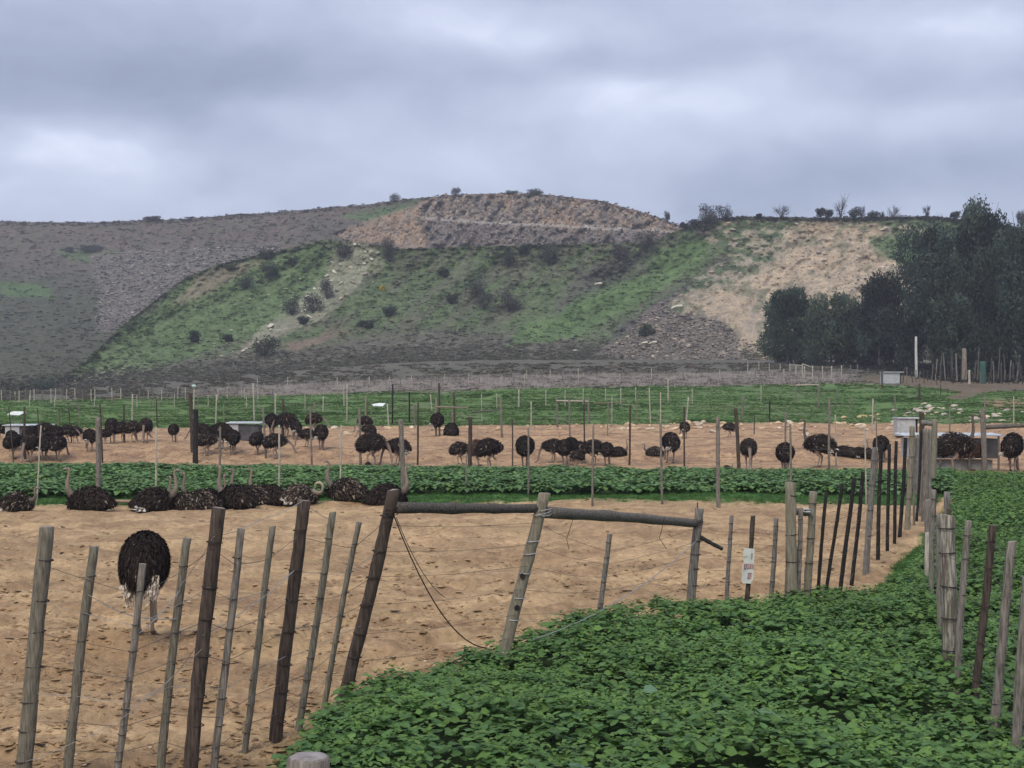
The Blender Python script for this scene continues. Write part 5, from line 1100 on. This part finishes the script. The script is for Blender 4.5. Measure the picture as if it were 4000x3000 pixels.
def body_shape(sit, u, v):
    """unit sphere direction arrays -> body surface (x forward)"""
    x = np.cos(v)*np.cos(u); y = np.cos(v)*np.sin(u); z = np.sin(v)
    if sit: X = .64*x-.04; Y = .36*y*(1-.12*x); zz = np.where(z > 0, z**1.15 if False else np.abs(z)**1.1, z); Z = .24+.43*zz*np.where(z > 0, 1, .6)*(1-.42*np.clip(-x, 0, 1)**2-.18*x*x); Z = np.maximum(Z, .02)
    else: X = .62*x; Y = .34*y*(1-.15*x)*(1+.10*np.clip(-z, 0, 1)); Z = .97+.36*z*(1-.16*x)-.16*np.clip(-x-.2, 0, 1)
    return X, Y, Z
def plumage(seed, sit, nf, length, mottled, fine=1.0, white=0):
    r = np.random.default_rng(seed); nu, nv = 18, 12
    u = np.linspace(0, 2*np.pi, nu, endpoint=False); v = np.linspace(-1.5, 1.5, nv); U, Vv = np.meshgrid(u, v); X, Y, Z = body_shape(sit, U, Vv)
    k = .90+.06*r.random(X.shape); cz = .34 if sit else .95; B = np.stack([X*k, Y*k, cz+(Z-cz)*k], -1).reshape(-1, 3)
    i = np.arange((nv-1)*nu); rr_ = i//nu; c = i % nu; Fq = np.stack([rr_*nu+c, rr_*nu+(c+1) % nu, (rr_+1)*nu+(c+1) % nu, (rr_+1)*nu+c], 1)
    uu = r.uniform(0, 2*np.pi, nf); vv = np.arcsin(r.uniform(-.93, 1, nf)); x, y, z = body_shape(sit, uu, vv); P = np.stack([x, y, z], -1)
    e = 1e-2; x1, y1, z1 = body_shape(sit, uu+e, vv); x2, y2, z2 = body_shape(sit, uu, vv+e)
    n = np.cross(np.stack([x1-x, y1-y, z1-z], -1), np.stack([x2-x, y2-y, z2-z], -1)); n /= np.linalg.norm(n, axis=1)[:, None]+1e-9
    d = np.array([-.75, 0, -.65])+r.normal(size=(nf, 3))*.38; d -= n*(d*n).sum(1)[:, None]; d /= np.linalg.norm(d, axis=1)[:, None]
    L_ = length*r.uniform(.6, 1.5, nf)[:, None]; w_ = L_*r.uniform(.10, .20, nf)[:, None]*fine; sd_ = np.cross(d, n)
    lift = r.uniform(.02, .42, nf)[:, None]; tip = P+d*L_+n*L_*lift; tip[:, 2] += -.15*L_[:, 0]; tip[:, 2] = np.maximum(tip[:, 2], .015)
    P0 = P-n*.03; md = P+d*L_*.5+n*L_*lift*.75; md[:, 2] = np.maximum(md[:, 2], .02); V = np.stack([P0, md+sd_*w_, tip, md-sd_*w_], 1).reshape(-1, 3)
    blk = np.array([.024, .018, .016]); br = np.array([.045, .034, .028]); q_ = r.random(nf)
    C = np.where((q_ < .35)[:, None], br, blk)*r.uniform(.7, 1.3, nf)[:, None]
    if mottled: m = (q_ > 1-mottled); C[m] = np.array([.20, .165, .125])*r.uniform(.6, 1.3, m.sum())[:, None]
    if white == 1: m = (P[:, 2] < .70) & (P[:, 0] < -.1) & (np.abs(P[:, 1]) < .27) & (np.abs(P[:, 1]) > .06) & (P[:, 1]*-1 > -.5); C[m] = np.array([.34, .27, .2])*r.uniform(.5, 1.25, m.sum())[:, None]
    V = np.concatenate([B, V]); C = np.concatenate([np.repeat(blk[None]*.9, len(B), 0), np.repeat(C, 4, 0)]); F2_ = len(B)+np.arange(4*nf).reshape(nf, 4)
    return mesh_np('plumage', V, [Fq, F2_], M_FEATHER, C, link=False)
def tuft_white(seed, sit):
    r = np.random.default_rng(seed); n = 46; c = np.array([-.50, .10, .30]) if sit else np.array([-.40, .16, .72])
    c = np.array([-.30, -.30, .10]) if sit else c
    P = c+r.normal(size=(n, 3))*np.array([.07, .06, .035]); d = np.array([-.5, -.25 if sit else .2, -.35])+r.normal(size=(n, 3))*.35; d /= np.linalg.norm(d, axis=1)[:, None]
    s = np.cross(d, r.normal(size=(n, 3))); s /= np.linalg.norm(s, axis=1)[:, None]; L_ = r.uniform(.10, .20, n)[:, None]
    V = np.stack([P, P+d*L_*.5+s*L_*.28, P+d*L_, P+d*L_*.5-s*L_*.28], 1).reshape(-1, 3); V[:, 2] = np.maximum(V[:, 2], .012)
    return mesh_np('white_plume', V, [np.arange(4*n).reshape(n, 4)], M_FEATHER, np.repeat(np.array([.62, .58, .52])*r.uniform(.7, 1.2, n)[:, None], 4, 0), link=False)
def skin_cols(neckcol, dark, sit):
    def f(co):
        c = np.zeros((len(co), 3))+np.array(neckcol); x, y, z = co.T
        c *= (.85+.3*vn(x*20, z*20, 3))[:, None]
        inb = (np.abs(x) < .46) & (z > (.0 if sit else .62)); c[inb] = np.array([.03, .024, .02]); nb = ss(.9, .45, z) if sit else ss(.80, .60, x)*(z > .5); c = c*(1-.55*np.asarray(nb)[:, None]*(x > .3)[:, None])
        if not sit:
            leg = (x < .42) & (z < .66); c[leg] = np.array([.30, .235, .18])*(.8+.3*vn(x[leg]*30, z[leg]*18, 4))[:, None]
            foot = (z < .07) & (x < .5); c[foot] = (.11, .075, .06)
            th = (x < .45) & (z >= .50) & (z < .74); c[th] = (.34, .26, .205)
        return c
    return f
def build_skin(pose, neckcol, stride=.0):
    sit = pose in ('sit', 'sitlow', 'curl'); nk = NECKS[pose]; cz = .34 if sit else .95
    body = [(0, 0, cz, .20), (.28, 0, cz+.02, .19)]; ch = [body+[(x, 0, z, r) for x, z, r in nk], [(0, 0, cz, .20), (-.28, 0, cz, .15), (-.48, 0, cz-.03, .05)]]
    if sit:
        for s in (-1, 1): ch.append([(0, 0, cz, .20), (.10, s*.17, .20, .10), (.34, s*.19, .10, .06), (-.10, s*.17, .06, .035), (.38, s*.17, .035, .03)])
    else:
        for s in (-1, 1):
            k = s*stride; ch.append([(0, 0, cz, .20), (.03, s*.13, cz-.26, .125), (.12+k*.3, s*.13, cz-.36, .085), (-.06+k*.5, s*.115, .44, .046), (-.02+k*.8, s*.11, .40, .042), (.03+k, s*.105, .10, .031), (.05+k, s*.105, .055, .048), (.17+k, s*.11, .026, .036), (.26+k, s*.115, .02, .022)])
    me = skin_mesh('ostrich', ch, skin_cols(neckcol, 0, sit))
    hx, hz, hr = nk[5] if pose != 'curl' else nk[6]
    eyes = []
    for s in (-1, 1): v, f = ico(1); eyes.append((hx+.02+v[:, 0]*.014, s*hr*.92+v[:, 1]*.012, hz+.012+v[:, 2]*.014, f))
    return me, eyes
M_EYE = mat_two('dark_eye', (.006, .005, .005), (.012, .01, .01), 10, .15, bump=0, spec=.6)
def eye_mesh(e):
    x, y, z, f = e; return mesh_np('eye', np.stack([x, y, z], -1), [f], M_EYE, link=False)
PK = (.25, .195, .155); GYK = (.22, .175, .145); PROTO = {}
for nm, pose, nc, st, pl in [('feed', 'feed', GYK, .06, (0, 2000, .12, .03)), ('feed2', 'feed', PK, .14, (1, 1500, .12, .04)), ('low', 'low', GYK, .10, (2, 1500, .12, .08)), ('up', 'up', GYK, .05, (3, 1500, .12, .05)), ('preen', 'preen', PK, .12, (4, 1500, .12, .03)),
                      ('sit', 'sit', PK, 0, (5, 2600, .14, .02)), ('sitmottled', 'sit', GYK, 0, (6, 2600, .13, .22)), ('sitlow', 'sitlow', GYK, 0, (7, 2600, .13, .14)), ('curl', 'curl', (.45, .38, .27), 0, (8, 2600, .13, .34)), ('brownup', 'up', (.36, .22, .15), .05, (9, 1500, .15, .0))]:
    me, eyes = build_skin(pose, nc, st); sit = pose in ('sit', 'sitlow', 'curl')
    pm = plumage(pl[0], sit, pl[1], pl[2], pl[3])
    if nm == 'brownup':
        a = pm.color_attributes['Col'].data; c = np.zeros(len(a)*4, np.float32); a.foreach_get('color', c); c = c.reshape(-1, 4); c[:, :3] = c[:, :3]*np.array([2.9, 2.1, 1.6])+.01; a.foreach_set('color', c.ravel())
    PROTO[nm] = (me, pm, [eye_mesh(e) for e in eyes], tuft_white(40+len(PROTO), sit), sit)
def bird(proto, px, py, yaw, height_px, label, white=False, group=None, eyes=False, yrow=None):
    """px, py: the ground under the body; height_px: height of the back above the ground"""
    me, pm, em, wm, sit = PROTO[proto]; g = G(px, py); g.z = float(ground_z(g.x, g.y))-.01; hb = .67 if sit else 1.35; k = height_px/sc_at(g.y)/hb
    r = random.Random(int(px*7+py)); o = add('ostrich', me, None, g, (0, 0, math.radians(yaw+r.uniform(-6, 6))), (k*r.uniform(.97, 1.03), k*r.uniform(.94, 1.06), k)); tag(o, label, 'ostrich', group)
    add('plumage', pm, o)
    if white: add('white_plume', wm, o)
    if eyes:
        for e in em: add('eye', e, o)
    return o
# resting row at the front of the near pen; (px, foot row, yaw, back height, ...)
def b4(p, X, Y, yaw, hz, lb, w=False, eyes=False): x, y = z4(X, Y); return bird(p, x, y, yaw, hz*.275, lb, w, None, eyes)
def b5(p, X, Y, yaw, hz, lb, w=False, eyes=False): x, y = z5(X, Y); return bird(p, x, y, yaw, hz*.275, lb, w, None, eyes)
def b6(p, X, Y, yaw, hz, lb, w=False, eyes=False): x, y = z6(X, Y); return bird(p, x, y, yaw, hz*.275, lb, w, None, eyes)
def b7(p, X, Y, yaw, hz, lb, w=False, eyes=False): x, y = z7(X, Y); return bird(p, x, y, yaw, hz*.275, lb, w, None, eyes)
b4('sitlow', 130, 1105, -8, 150, 'mottled ostrich resting at the far left end of the row, neck low and facing right', True, True)
b4('sit', 705, 1095, 176, 185, 'black ostrich resting alone with tall neck facing left, second in the resting row', True, True)
b4('sit', 1215, 1078, 4, 180, 'large black ostrich resting with raised neck, left end of the huddle', True, True)
b4('brownup' if False else 'sitmottled', 1450, 1075, 150, 150, 'brown necked ostrich resting behind the large black one', False, True)
b4('sitmottled', 1580, 1075, 172, 165, 'pale speckled ostrich resting in the middle of the huddle facing left', True, True)
b4('sit', 1640, 1050, 20, 140, 'ostrich mostly hidden behind the speckled one, neck turned to the right', False, True)
b4('sit', 1850, 1066, 150, 185, 'dark rounded ostrich resting in front of the huddle', True, True)
b4('sitmottled', 1975, 1050, 190, 160, 'ostrich with the lowest raised head in the huddle', False, True)
b4('sit', 2110, 1045, 165, 160, 'dark ostrich resting at the right side of the huddle with neck raised', False, True)
b5('curl', 345, 1048, -8, 155, 'speckled ostrich resting with its neck curled back on itself', True, True)
b5('sitmottled', 715, 1040, 168, 170, 'brown speckled ostrich resting with a tall pale neck facing left', True, True)
b5('sit', 1025, 1045, 8, 170, 'ostrich resting behind the thick grey post at the right end of the row', False, True)
BK = [(b4, 'feed', -5, 545, 200, 105, 'dark ostrich cut by the left edge of the picture', 0), (b4, 'feed2', 105, 700, 75, 165, 'large ostrich leading the left edge flock behind the crop', 0), (b4, 'feed', 235, 715, 265, 175, 'ostrich in the left flock just right of the dark post', 1), (b4, 'feed', 350, 705, 100, 160, 'ostrich in the left flock behind the pale pole', 1),
      (b4, 'low', 455, 700, 80, 165, 'blackest ostrich on the right side of the left flock', 0), (b4, 'feed', 90, 640, 120, 135, 'ostrich at the back of the left flock near the trough shelter', 0), (b4, 'feed2', 250, 620, 60, 140, 'ostrich behind the left flock in front of the white roofed shelter', 0), (b4, 'feed', 350, 590, 180, 145, 'ostrich standing before the right end of the low shelter', 0),
      (b4, 'feed', 445, 600, 90, 130, 'mottled ostrich between the left flock and the shelter', 0), (b4, 'low', 525, 570, 10, 120, 'ostrich bending right beside the thin dark post', 0), (b4, 'feed2', 592, 560, -10, 125, 'ostrich pecking the sand alone right of the shelter', 1), (b4, 'feed', 705, 640, 120, 165, 'ostrich showing a white rump left of the thick grey post', 1),
      (b4, 'feed', 825, 570, 10, 110, 'ostrich half hidden by the thick grey post', 0), (b4, 'feed2', 880, 560, 95, 175, 'ostrich seen from behind left of the dark and pale post', 0), (b4, 'feed', 965, 560, 10, 155, 'ostrich crossed by the dark and pale post', 1), (b4, 'low', 1050, 560, 0, 155, 'ostrich with lowered pale neck in the feeding group', 1),
      (b4, 'feed', 1145, 560, 270, 175, 'mottled ostrich facing the camera in the feeding group', 1), (b4, 'feed2', 1365, 555, 90, 130, 'small ostrich feeding alone on the open sand', 0), (b4, 'low', 1580, 570, 170, 150, 'ostrich behind the charred black post', 0), (b4, 'low', 1625, 640, -5, 165, 'ostrich bending right beside the charred black post', 0),
      (b4, 'feed', 1735, 600, 160, 195, 'large ostrich left of the tin shelter', 0), (b4, 'feed', 1828, 640, 100, 185, 'ostrich with white rump in front of the tin shelter', 1), (b4, 'feed2', 2025, 650, 70, 165, 'ostrich feeding at the right end of the tin shelter', 0), (b5, 'low', 150, 690, 5, 185, 'dark ostrich bending right behind the pale pole', 1),
      (b5, 'feed', 125, 510, 90, 165, 'ostrich seen from behind left of the brown post by the bank', 1), (b5, 'feed', 240, 520, 180, 185, 'large black ostrich behind the brown post by the bank', 1), (b5, 'feed2', 315, 530, 120, 140, 'ostrich crouching next to the large black one', 1), (b5, 'low', 455, 480, 0, 140, 'mottled ostrich on the bank crossed by a thin post', 0),
      (b5, 'feed', 400, 605, 178, 135, 'ostrich reaching left with a pale curved neck', 1), (b5, 'feed2', 515, 630, 95, 185, 'black ostrich from behind with pale thighs', 1), (b5, 'feed', 855, 480, 200, 120, 'tousled ostrich highest on the bank above three others', 0), (b5, 'low', 885, 550, 190, 120, 'dark ostrich just below the tousled one', 0),
      (b5, 'feed2', 905, 745, 0, 240, 'biggest ostrich of the back pen, side on with head down to the right', 1), (b5, 'feed', 1115, 740, 170, 200, 'ostrich feeding behind the brown-grey post next to the biggest one', 1), (b5, 'feed', 1425, 510, 90, 172, 'ostrich standing on the bank behind a yellow post', 1),
      (b5, 'low', 1600, 735, -10, 165, 'mottled ostrich left of the stout dark post with rails', 1), (b5, 'brownup2', 1745, 745, 40, 190, 'brownish ostrich bending behind the stout dark post', 0), (b5, 'preen', 1830, 770, 20, 225, 'black ostrich right of the stout dark post with one leg forward', 0), (b5, 'feed', 2115, 770, 90, 240, 'tall narrow ostrich seen from behind near two thin posts', 0),
      (b6, 'feed', 325, 720, 170, 175, 'ostrich at the left end of the middle cluster', 0), (b6, 'feed2', 415, 745, 75, 195, 'round ostrich at the front of the middle cluster', 0), (b6, 'feed', 465, 700, 60, 175, 'ostrich at the back of the middle cluster', 0), (b6, 'feed', 535, 720, 100, 165, 'ostrich deep in the middle cluster left of a thin post', 0),
      (b6, 'low', 510, 755, 200, 120, 'ostrich with its head and pale neck low before the middle cluster', 0), (b6, 'preen', 640, 735, 180, 190, 'dark ostrich between two posts in the middle cluster', 0), (b6, 'feed', 745, 740, 80, 170, 'ostrich at the right end of the middle cluster', 1), (b6, 'feed2', 1245, 720, 95, 225, 'black ostrich with a white belly patch and spread legs', 1),
      (b6, 'low', 1355, 520, 100, 125, 'ostrich on the bank behind the leaning pale stake', 1), (b6, 'low', 1710, 520, 178, 110, 'ostrich on the bank bending left of the stout post', 1), (b6, 'feed', 1860, 770, 268, 225, 'ostrich feeding towards the camera right of the stout post', 0),
      (b7, 'feed2', 335, 905, 85, 230, 'wide dark ostrich behind two thin posts at the crop edge', 0), (b7, 'up', 610, 860, 165, 245, 'tall ostrich with raised head standing right of the two thin posts', 1), (b7, 'feed', 1090, 800, 60, 195, 'ostrich bending to feed beside the grey lane post', 1), (b7, 'up', 1660, 900, -5, 300, 'tall black ostrich with upright neck in front of the long shelter', 1),
      (b7, 'brownup', 1790, 885, 0, 220, 'reddish brown ostrich beside the tall black one', 0), (b7, 'feed', 2125, 840, 80, 245, 'ostrich behind another one at the right edge of the pen', 0), (b7, 'feed2', 2120, 890, 60, 265, 'ostrich walking with one dark leg forward at the right edge', 1)]
PROTO['brownup2'] = (PROTO['low'][0], PROTO['brownup'][1], PROTO['low'][2], PROTO['low'][3], False)
for fn, pr, X, Y, yaw, hz, lb, wh in BK: fn(pr, X, Y, yaw, hz*(1.24 if (fn is b4 and X < 560) else 1.09), lb, bool(wh))
b5('sit', 1535, 512, 90, 100, 'dark ostrich resting on the bank right of the yellow post'); b5('sitlow', 880, 752, 90, 45, 'ostrich lying flat on the sand under the biggest one')
b6('sit', 835, 668, 8, 75, 'small ostrich resting at the right of the middle cluster with a thin raised neck'); b6('sitlow', 1120, 672, 170, 75, 'ostrich resting left of the one with the white belly', True); b6('sitlow', 1690, 775, 5, 40, 'ostrich lying behind the crop with only its pale neck and head showing')
b7('sit', 790, 772, 170, 82, 'left one of three ostriches resting side by side near the lane', False); b7('sitlow', 850, 772, 90, 75, 'middle one of three ostriches resting side by side near the lane', True); b7('sit', 915, 772, 20, 80, 'right one of three ostriches resting side by side near the lane', True); b7('sitlow', 995, 772, 100, 78, 'ostrich resting right behind the grey lane post')
# the single bird in the near pen, seen from behind
me, eyes = build_skin('feed', (.30, .225, .165), .035); pm = plumage(91, False, 12000, .09, .008, .5, 1)
g = G(314, 1396); k = 236/sc_at(g.y)/1.40; o = add('ostrich', me, None, g, (0, 0, math.radians(97)), (k, k*.84, k)); tag(o, 'lone black ostrich seen from behind in the near pen, head down, pale thighs', 'ostrich'); add('plumage', pm, o)
r = np.random.default_rng(5); n = 420; cc = np.where((np.arange(n) % 2 == 0)[:, None], np.array([-.48, .15, .60]), np.array([-.53, -.17, .69])); P = cc+r.normal(size=(n, 3))*np.array([.04, .045, .07]); P[:, 2] += .5*np.clip(np.abs(P[:, 1])-.1, 0, 1)
d = np.array([-.15, 0, -.9])+r.normal(size=(n, 3))*.3; d /= np.linalg.norm(d, axis=1)[:, None]; s_ = np.cross(d, r.normal(size=(n, 3))); s_ /= np.linalg.norm(s_, axis=1)[:, None]; L_ = r.uniform(.05, .12, n)[:, None]
V = np.stack([P, P+d*L_*.5+s_*L_*.2, P+d*L_, P+d*L_*.5-s_*L_*.2], 1).reshape(-1, 3)
fc_ = np.repeat(np.array([.62, .54, .43])*r.uniform(.7, 1.2, n)[:, None], 4, 0)
for h_ in (0, 1):
    sel = np.repeat(np.arange(n) % 2 == h_, 4); k_ = int(sel.sum()); mesh_np('thigh_fluff', V[sel], [np.arange(k_).reshape(-1, 4)], M_FEATHER, fc_[sel], parent=o)

# ------------------------------------------------------------------ shelters, troughs and sheets
def box_mesh(name, parent, c, size, mat, rot=0., bev=.0, shear=None):
    import bmesh
    bm = bmesh.new(); bmesh.ops.create_cube(bm, size=1); bmesh.ops.scale(bm, vec=size, verts=bm.verts)
    if bev: bmesh.ops.bevel(bm, geom=bm.edges[:], offset=bev, segments=2, affect='EDGES')
    if shear:
        for v in bm.verts: v.co.z += shear[0]*v.co.x+shear[1]*v.co.y
    me = bpy.data.meshes.new(name); bm.to_mesh(me); bm.free(); me.materials.append(mat); o = add(name, me, parent, c, (0, 0, rot)); return o
M_TIN = mat_two('galvanised_roof', (.34, .37, .39), (.58, .61, .62), 3, .5, bump=.1, spec=.4); M_DARK = mat_two('wall_and_interior_shade', (.05, .05, .055), (.11, .11, .115), 3, .8, bump=.2); M_GREY = mat_two('grey_panel', (.33, .35, .36), (.48, .50, .50), 4, .8, bump=.15); M_CEM = mat_two('cement_block', (.27, .27, .25), (.40, .40, .37), 6, .9, bump=.3)
def shelter(zf, x0, x1, ytop, ybot, depth, label, split=.3, legs=0):
    a = zf(x0, ybot); b = zf(x1, ybot); t = zf(x0, ytop); g = G((a[0]+b[0])/2, a[1]); s = sc_at(g.y); w = (b[0]-a[0])/s; h = (a[1]-t[1])/s
    root = empty('feed_shelter', g); tag(root, label, 'shelter'); wl = w*.88; fl = .32*h if legs else 0
    box_mesh('end_wall', root, (-wl/2+wl*split/2, 0, fl+(h*.86-fl)/2), (wl*split, depth, h*.86-fl), M_GREY)
    box_mesh('wall_and_interior', root, (wl*split/2+.01, .01, fl+(h*.84-fl)/2), (wl*(1-split)-.02, depth*.96, h*.84-fl), M_DARK)  # dark block; in the long shelter its colour stands for the shaded open interior
    nrib = 16; pts = []; V = []; Fc = []
    for i in range(nrib*2+1):
        x = -w/2+w*i/(nrib*2); z = h*.93+(.02 if i % 2 else 0)
        V += [(x, -depth*.58, z), (x, depth*.6, z+.05*h), (x, -depth*.58, z-.035), (x, depth*.6, z+.05*h-.035)]
    for i in range(nrib*2): a_ = 4*i; b_ = a_+4; Fc += [(a_, b_, b_+1, a_+1), (a_+2, a_+3, b_+3, b_+2), (a_, a_+2, b_+2, b_), (a_+1, b_+1, b_+3, a_+3)]
    Fc += [(0, 1, 3, 2), (8*nrib, 8*nrib+2, 8*nrib+3, 8*nrib+1)]; mesh_py('roof', V, Fc, M_TIN, root)
    if legs:
        for k in range(legs): V, Fc = tube([(-wl/2+.05+(wl-.1)*k/(legs-1), -depth*.52, -.2), (-wl/2+.05+(wl-.1)*k/(legs-1), -depth*.52, h*.92)], .045, 6); mesh_py('leg', V, Fc, WOOD['grey'], root)
        box_mesh('base_block', root, (0, .02, fl*.42), (wl*.9, depth*.6, fl*.84), M_CEM)
    return root
shelter(z4, 50, 400, 425, 545, 1.2, 'low feed shelter with a white roof at the left behind the flock', .36)
shelter(z4, 1785, 2060, 392, 545, 1.2, 'grey and dark tin roofed shelter between the two left flocks', .36)
shelter(z7, 1232, 2022, 590, 880, 1.4, 'long low feed shelter with corrugated white roof behind the lane posts', .02, 4)
def tank(zf, x0, x1, ytop, ybot, label):
    a = zf(x0, ybot); b = zf(x1, ybot); t = zf(x0, ytop); g = G((a[0]+b[0])/2, a[1]); s = sc_at(g.y); w = (b[0]-a[0])/s; h = (a[1]-t[1])/s; root = empty('feed_bin', g); tag(root, label, 'feed bin')
    box_mesh('bin', root, (-.08*w, 0, h*.46), (w*.78, w*.7, h*.92), M_GREY, bev=.02); box_mesh('lid', root, (0, 0, h*.96), (w, w*.85, h*.07), M_TIN, bev=.01); V, Fc = tube([(w*.40, -.2*w, -.3), (w*.40, -.2*w, h*.92)], .05, 6); mesh_py('leg', V, Fc, WOOD['black'], root)
tank(z7, 1195, 1375, 478, 625, 'grey square feed bin with a tin lid above the long shelter'); tank(z7, 1090, 1250, 110, 205, 'far grey concrete bin with pale lid at the edge of the trees')
def sheet(zf, pts, ybase, label, m):
    a = zf(pts[0][0], ybase); g = G(a[0], a[1]); s = sc_at(g.y); c = PX(*zf(pts[0][0], pts[0][1]), g.y); root = empty('sheet', g); tag(root, label, 'sheet')
    V = []; n = len(pts)
    for i, (x, y) in enumerate(pts): p = PX(*zf(x, y), g.y)-g; p.y += (.5 if y < sum(q_[1] for q_ in pts)/n else -.5); V.append(p)
    V += [v+Vector((0, 0, -.03)) for v in V]; mesh_py('panel', V, [tuple(range(n)), tuple(range(n, 2*n))[::-1]]+[(i, i+n, (i+1) % n+n, (i+1) % n) for i in range(n)], m, root)
    for k in (0, n//2): p = V[k]; vv, ff = tube([(p.x*.9+V[(k+1) % n].x*.1, p.y*.6, -.1), (p.x*.9+V[(k+1) % n].x*.1, p.y*.6, p.z-.02)], .03, 5); mesh_py('leg', vv, ff, WOOD['grey'], root)
M_WS = mat_two('white_sheet', (.62, .64, .58), (.80, .82, .76), 3, .6, bump=0)
sheet(z4, [(75, 315), (183, 317), (176, 342), (80, 338)], 440, 'small tilted white sheet on short stakes at the far left', M_WS); sheet(z5, [(905, 258), (960, 250), (1015, 250), (1000, 273), (925, 270)], 300, 'white metal sheet propped in the green field', M_WS)
g = F7.posts; 
p = min(F7.posts, key=lambda t: abs(CX+F*t[0].x/t[0].y-z4(1525, 0)[0]))[0]; c = PX(*z4(1524, 118), p.y-.02); rr = 17*.275/sc_at(p.y)
o = mesh_py('pole_cap', *tube([(0, 0, -rr*.7), (0, 0, -rr*.3), (0, 0, rr*.5), (0, 0, rr*.8)], [rr*.5, rr, rr, rr*.6], 12), mat_two('pale_teal_plastic', (.40, .55, .48), (.52, .66, .58), 3, .4, bump=0), loc=c, smooth=True); tag(o, 'pale teal cap sitting on a tall pole behind the charred post', 'cap')
a = z4(845, 1040); b = z4(1085, 1040); g = G(*a); g2 = G(*b); r_ = 15*.275/sc_at(g.y)
V, Fc = tube([Vector((0, 0, r_)), Vector(((g2.x-g.x)*.5, 0, r_*1.1)), Vector((g2.x-g.x, 0, r_))], [r_, r_*.95, r_*.9], 10); tag(mesh_py('fallen_log', V, Fc, mat_two('sandy_log', (.20, .14, .09), (.34, .25, .17), 5, .9, (1, 4, 4)), loc=g, smooth=True), 'sandy brown log lying between two resting ostriches', 'log')

px = rng.uniform(1830, 2420, 5000); py = 792+34*rng.random(5000)*ss(1800, 2100, px)+rng.uniform(-6, 4, 5000); P = gp(px, py); sz = rng.uniform(5, 13, 5000)/sc_at(P[:, 1])
tag(scatter('undergrowth', CL, P, np.stack([sz, sz, sz*1.2], 1), rng.uniform(0, 6.28, 5000), np.array([.035, .04, .032])[None]*rng.uniform(.5, 1.5, 5000)[:, None], M_TUFT), 'dark undergrowth at the feet of the eucalyptus trees', 'undergrowth')

# uneven scrub along the two skylines
P_ = []; C_ = []
for H, a, b, n in ((HB, -150, 1475, 1500), (HS, 1480, 2300, 1500), (HS, 150, 1400, 700)):
    x = rng.uniform(a, b, n); y = H['yc'](x)+rng.uniform(-.5, 9, n); P_.append(on_hill(H, x, y)); C_.append(np.array([.075, .068, .055])[None]*rng.uniform(.5, 1.4, n)[:, None])
P = np.concatenate(P_); C = np.concatenate(C_); n = len(P); sz = (3+9*rng.random(n)**3)/sc_at(P[:, 1])
tag(scatter('ridge_scrub', CL, P, np.stack([sz, sz, sz*.8], 1), rng.uniform(0, 6.28, n), C, M_TUFT), 'low uneven scrub along the crests of the hills', 'scrub')
n = 700; x = np.concatenate([rng.normal(1560, 40, 200), rng.normal(1830, 70, 350), rng.normal(2090, 40, 150)]); P = on_hill(HS, x, HS['yc'](x)+rng.uniform(0, 5, n)); h = rng.uniform(6, 26, n)*rng.random(n)/sc_at(P[:, 1])
tag(scatter('ridge_twigs', DR, P, np.stack([h*.5, h*.5, h], 1), rng.uniform(0, 6.28, n), np.array([.07, .06, .055])[None]*rng.uniform(.6, 1.4, n)[:, None], M_TUFT), 'thin bare twigs standing along the crest of the sandy heap', 'twigs')

n = 14000; x = rng.uniform(-150, 2300, n); y = S_YB(x)-rng.uniform(-2, 44, n)*rng.random(n)**.5; keep = ~inside(x, y, SCREE2); x, y = x[keep], y[keep]; P = on_hill(HS, x, y); n = len(P); sz = (4+9*rng.random(n)**2)/sc_at(P[:, 1])
C = np.array([.15, .145, .105])[None]*rng.uniform(.55, 1.3, n)[:, None]; tag(scatter('foot_scrub', CL, P, np.stack([sz, sz, sz*.6], 1), rng.uniform(0, 6.28, n), C, M_TUFT), 'grey-brown scrub where the heap meets the flat land', 'scrub')
